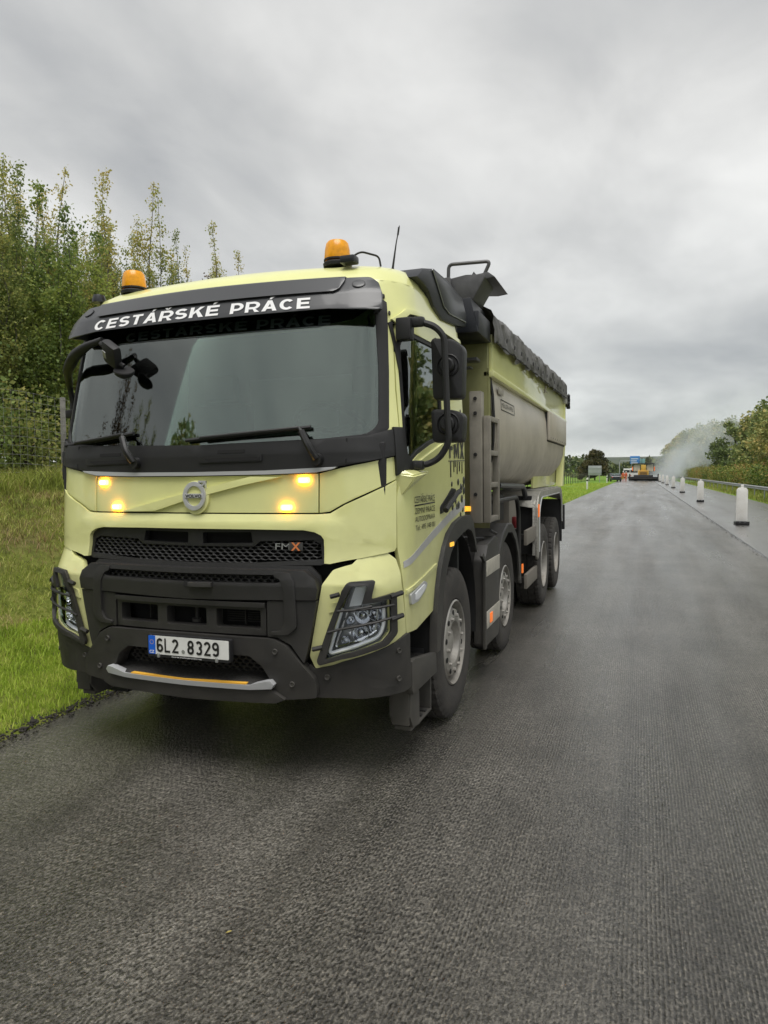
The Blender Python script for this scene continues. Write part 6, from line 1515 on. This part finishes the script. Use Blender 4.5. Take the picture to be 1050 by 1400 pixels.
for s in (-1, 1):
    bm = B(); prism(bm, rnd([(s*.55, 1.9), (s*1.75, 1.75), (s*1.9, 2.6), (s*1.7, 3.0), (s*.6, 3.0)], .2), XZ, -.6, 2.5, .06); ob('side_tank', bm, M['mcream'], pv)
    bm = B(); boxr(bm, s*1.05, s*1.65, -.5, 4.2, .12, 1.1, .2); tr_ = ob('track', bm, M['mdark'], pv)
    for k in range(5): bm = B(); lathe(bm, [(.001, -.02), (.2, -.02), (.2, .02)], 14, 'x', (s*1.67, .1+.85*k, .42)); ob('track_roller', bm, M['tank'], tr_)
    bm = B(); boxr(bm, s*1.8-.05, s*1.8+.05, -.6, -.5, 1.8, 3.3); ob('roof_post', bm, M['mdark'], pv)
    bm = B(); boxr(bm, s*1.85, s*2.02, -.3, .0, 1.9, 2.7, .04); ob('side_marker', bm, M['orange'], pv)
bm = B(); boxr(bm, -.45, .45, -.95, .2, 1.95, 3.05, .1); ob('operator_console', bm, M['myellow'], pv)
bm = B(); boxr(bm, -1.95, 1.95, -1.0, 2.6, 3.22, 3.34, .04); ob('canopy', bm, M['mdark'], pv)
bm = B(); boxr(bm, -2.6, 2.9, -2.0, -1.1, .05, .80, .06); boxr(bm, -1.7, 1.7, -1.6, -1.05, .7, 1.15, .1); sc_ = ob('screed', bm, M['mdark'], pv)
for s in (-2.4, 2.6): bm = B(); boxr(bm, s-.12, s+.12, -2.3, -1.2, .3, 1.35, .03); ob('end_plate', bm, M['mdark'], sc_)
bm = B(); boxr(bm, -2.3, 2.6, -2.35, -2.05, .45, .55, .02); ob('screed_walkway', bm, M['tank'], sc_)
bm = B(); tube(bm, [(-.3, .2, 3.3), (-.3, .2, 4.3)], .05, 6); ob('mast', bm, M['mdark'], pv)

# dark car and white lorries beyond
def car(name, x, y, m, label, cat, van=False):
    c = empty(name, (x, y, 0), label, cat)
    if van:
        bm = B(); prism(bm, rnd([(-2.7, .35), (2.7, .35), (2.7, 1.2), (2.1, 1.45), (1.6, 2.5), (-2.7, 2.6)], .12), YZ, -1.0, 1.0, .06); b_ = ob('body', bm, m, c)
        bm = B(); boxr(bm, -.85, .85, -2.74, -2.70, 1.55, 2.2, .02); ob('rear_window', bm, M['void'], b_)
    else:
        bm = B(); prism(bm, rnd([(-2.2, .3), (2.2, .3), (2.25, .8), (1.3, .95), (.7, 1.42), (-1.0, 1.45), (-1.7, 1.02), (-2.2, .95)], .1), YZ, -.88, .88, .08); b_ = ob('body', bm, m, c)
        bm = B(); prism(bm, [(-1.68, 1.04), (-1.1, 1.40), (-1.12, 1.42), (-1.72, 1.06)], YZ, -.68, .68); ob('rear_window', bm, M['sideglass'], b_)
    for s in (-1, 1):
        bm = B(); boxr(bm, s*.62, s*.84, -2.26 if not van else -2.76, -2.18 if not van else -2.7, .72, .88, .01); ob('tail_light', bm, mat('tail_light_red', (.5, .02, .02), .3), b_)
        for yy in (-1.35, 1.4):
            bm = B(); lathe(bm, [(.2, -.1), (.31, -.11), (.33, -.06), (.33, .06), (.31, .11), (.2, .1), (.001, .08)], 18, 'x', (s*.82, yy, .33)); ob('wheel', bm, M['tyre'], c)
    return c
car('parked_car', -4.3, 133, mat('dark_blue_car_paint', (.03, .035, .045), .25, coat=.5), 'dark saloon car standing at the left road edge beyond the verge posts', 'car').rotation_euler = (0, 0, radians(12))
M['wvan'] = mat('white_lorry_paint', (.70, .70, .68), .35)
car('white_van', -3.2, 205, M['wvan'], 'white van beyond the dark car, left of the paving machine', 'van', True)
car('white_van', -1.4, 190, M['wvan'], 'white van just left of the paving machine', 'van', True)
car('red_van', -2.3, 215, mat('brown_red_paint', (.12, .03, .02), .4), 'dark red vehicle between the white vans near the paving machine', 'van', True)

def worker(x, y, rz, label):
    root = empty('person', (x, y, 0), label, 'person', None, rz)
    J = [(0, 0, .95), (0, 0, 1.2), (0, 0, 1.42), (0, 0, 1.52), (0, -.01, 1.66), (.10, 0, .90), (.12, -.02, .50), (.13, 0, .06), (.14, -.12, .04), (-.10, 0, .90), (-.12, .05, .50), (-.13, .10, .06), (-.14, -.02, .04), (.19, 0, 1.38), (.26, -.04, 1.12), (.24, -.18, .92), (-.19, 0, 1.38), (-.27, 0, 1.12), (-.26, -.10, .88)]
    E_ = [(0, 1), (1, 2), (2, 3), (3, 4), (0, 5), (5, 6), (6, 7), (7, 8), (0, 9), (9, 10), (10, 11), (11, 12), (2, 13), (13, 14), (14, 15), (2, 16), (16, 17), (17, 18)]
    Rr = [.15, .14, .16, .06, .105, .10, .07, .05, .05, .10, .07, .05, .05, .07, .055, .04, .07, .055, .04]
    me = bpy.data.meshes.new('body'); me.from_pydata(J, E_, []); o = bpy.data.objects.new('body', me); COL.objects.link(o)
    md = o.modifiers.new('s', 'SKIN'); sub = o.modifiers.new('u', 'SUBSURF'); sub.levels = 1; sub.render_levels = 1
    for v, r in zip(me.skin_vertices[0].data, Rr): v.radius = (r, r)
    me.skin_vertices[0].data[0].use_root = True
    dg = bpy.context.evaluated_depsgraph_get(); m2 = bpy.data.meshes.new_from_object(o.evaluated_get(dg)); bpy.data.objects.remove(o)
    m2.materials.clear(); m2.materials.append(M['hivis']); m2.name = 'body'; link('body', m2, root)
    bm = B(); lathe(bm, [(.12, 0), (.115, .06), (.08, .11), (.001, .125)], 14, 'z', (0, -.01, 1.70)); ob('helmet', bm, M['beacon_white'], root)
    bm = B(); bmesh.ops.create_uvsphere(bm, u_segments=12, v_segments=8, radius=.1); bmesh.ops.translate(bm, vec=(0, -.025, 1.655), verts=bm.verts); ob('face', bm, M['skin'], root)
worker(-2.9, 138, .3, 'road worker in orange clothing standing between the dark car and the paving machine')
worker(-2.45, 140, 2.6, 'second road worker in orange clothing, just right of the first')

# ================================================================== SMOKE AND HAZE
def volume(name, c, s, density, col, plume=False):
    bm = B(); bmesh.ops.create_cube(bm, size=1); finish(bm, 10); me = bpy.data.meshes.new(name); bm.to_mesh(me); bm.free()
    m = bpy.data.materials.new(name); m.use_nodes = True; nt = m.node_tree; N = nt.nodes; L = nt.links; N.remove(N['Principled BSDF']); out = N['Material Output']
    v = N.new('ShaderNodeVolumePrincipled'); v.inputs['Color'].default_value = (*col, 1); v.inputs['Density'].default_value = density; v.inputs['Anisotropy'].default_value = .2; L.new(v.outputs[0], out.inputs['Volume'])
    if plume:
        tc = N.new('ShaderNodeTexCoord'); g = N.new('ShaderNodeNewGeometry'); sp = N.new('ShaderNodeSeparateXYZ'); L.new(tc.outputs['Object'], sp.inputs[0])
        def MM(op, a, c2=None, clamp=False):
            n = N.new('ShaderNodeMath'); n.operation = op; n.use_clamp = clamp
            for i, q in enumerate((a, c2)):
                if q is None: continue
                if isinstance(q, (int, float)): n.inputs[i].default_value = q
                else: L.new(q, n.inputs[i])
            return n.outputs[0]
        # object coords run -.5 .. .5; the plume drifts right as it rises
        z = MM('ADD', sp.outputs[2], .5)
        cx = MM('ADD', MM('MULTIPLY', z, .50), -.34); wd = MM('ADD', MM('MULTIPLY', z, .55), .10)
        dx = MM('DIVIDE', MM('SUBTRACT', sp.outputs[0], cx), wd); dy = MM('DIVIDE', sp.outputs[1], .38)
        rr = MM('ADD', MM('MULTIPLY', dx, dx), MM('MULTIPLY', dy, dy))
        fall = MM('POWER', MM('MAXIMUM', MM('SUBTRACT', 1.0, rr), 0), 1.6)
        t = N.new('ShaderNodeTexNoise'); t.inputs['Scale'].default_value = .22; t.inputs['Detail'].default_value = 5; t.inputs['Distortion'].default_value = .6; L.new(g.outputs['Position'], t.inputs[0])
        mr = N.new('ShaderNodeMapRange'); mr.inputs[1].default_value = .36; mr.inputs[2].default_value = .66; L.new(t.outputs['Fac'], mr.inputs[0])
        top = MM('POWER', MM('SUBTRACT', 1.0, z, True), 1.3)
        d = MM('MULTIPLY', MM('MULTIPLY', fall, mr.outputs[0]), MM('MULTIPLY', top, density)); L.new(d, v.inputs['Density'])
    me.materials.append(m); o = link(name, me, None, c, stuff=True); o.scale = s
    return o
volume('asphalt_smoke', (19.0, 154, 10.0), (42, 26, 20), .34, (.93, .965, 1.0), True)
volume('haze', (0, 2125, 34.2), (6100, 4950, 72), .0001, (.93, .95, .98))
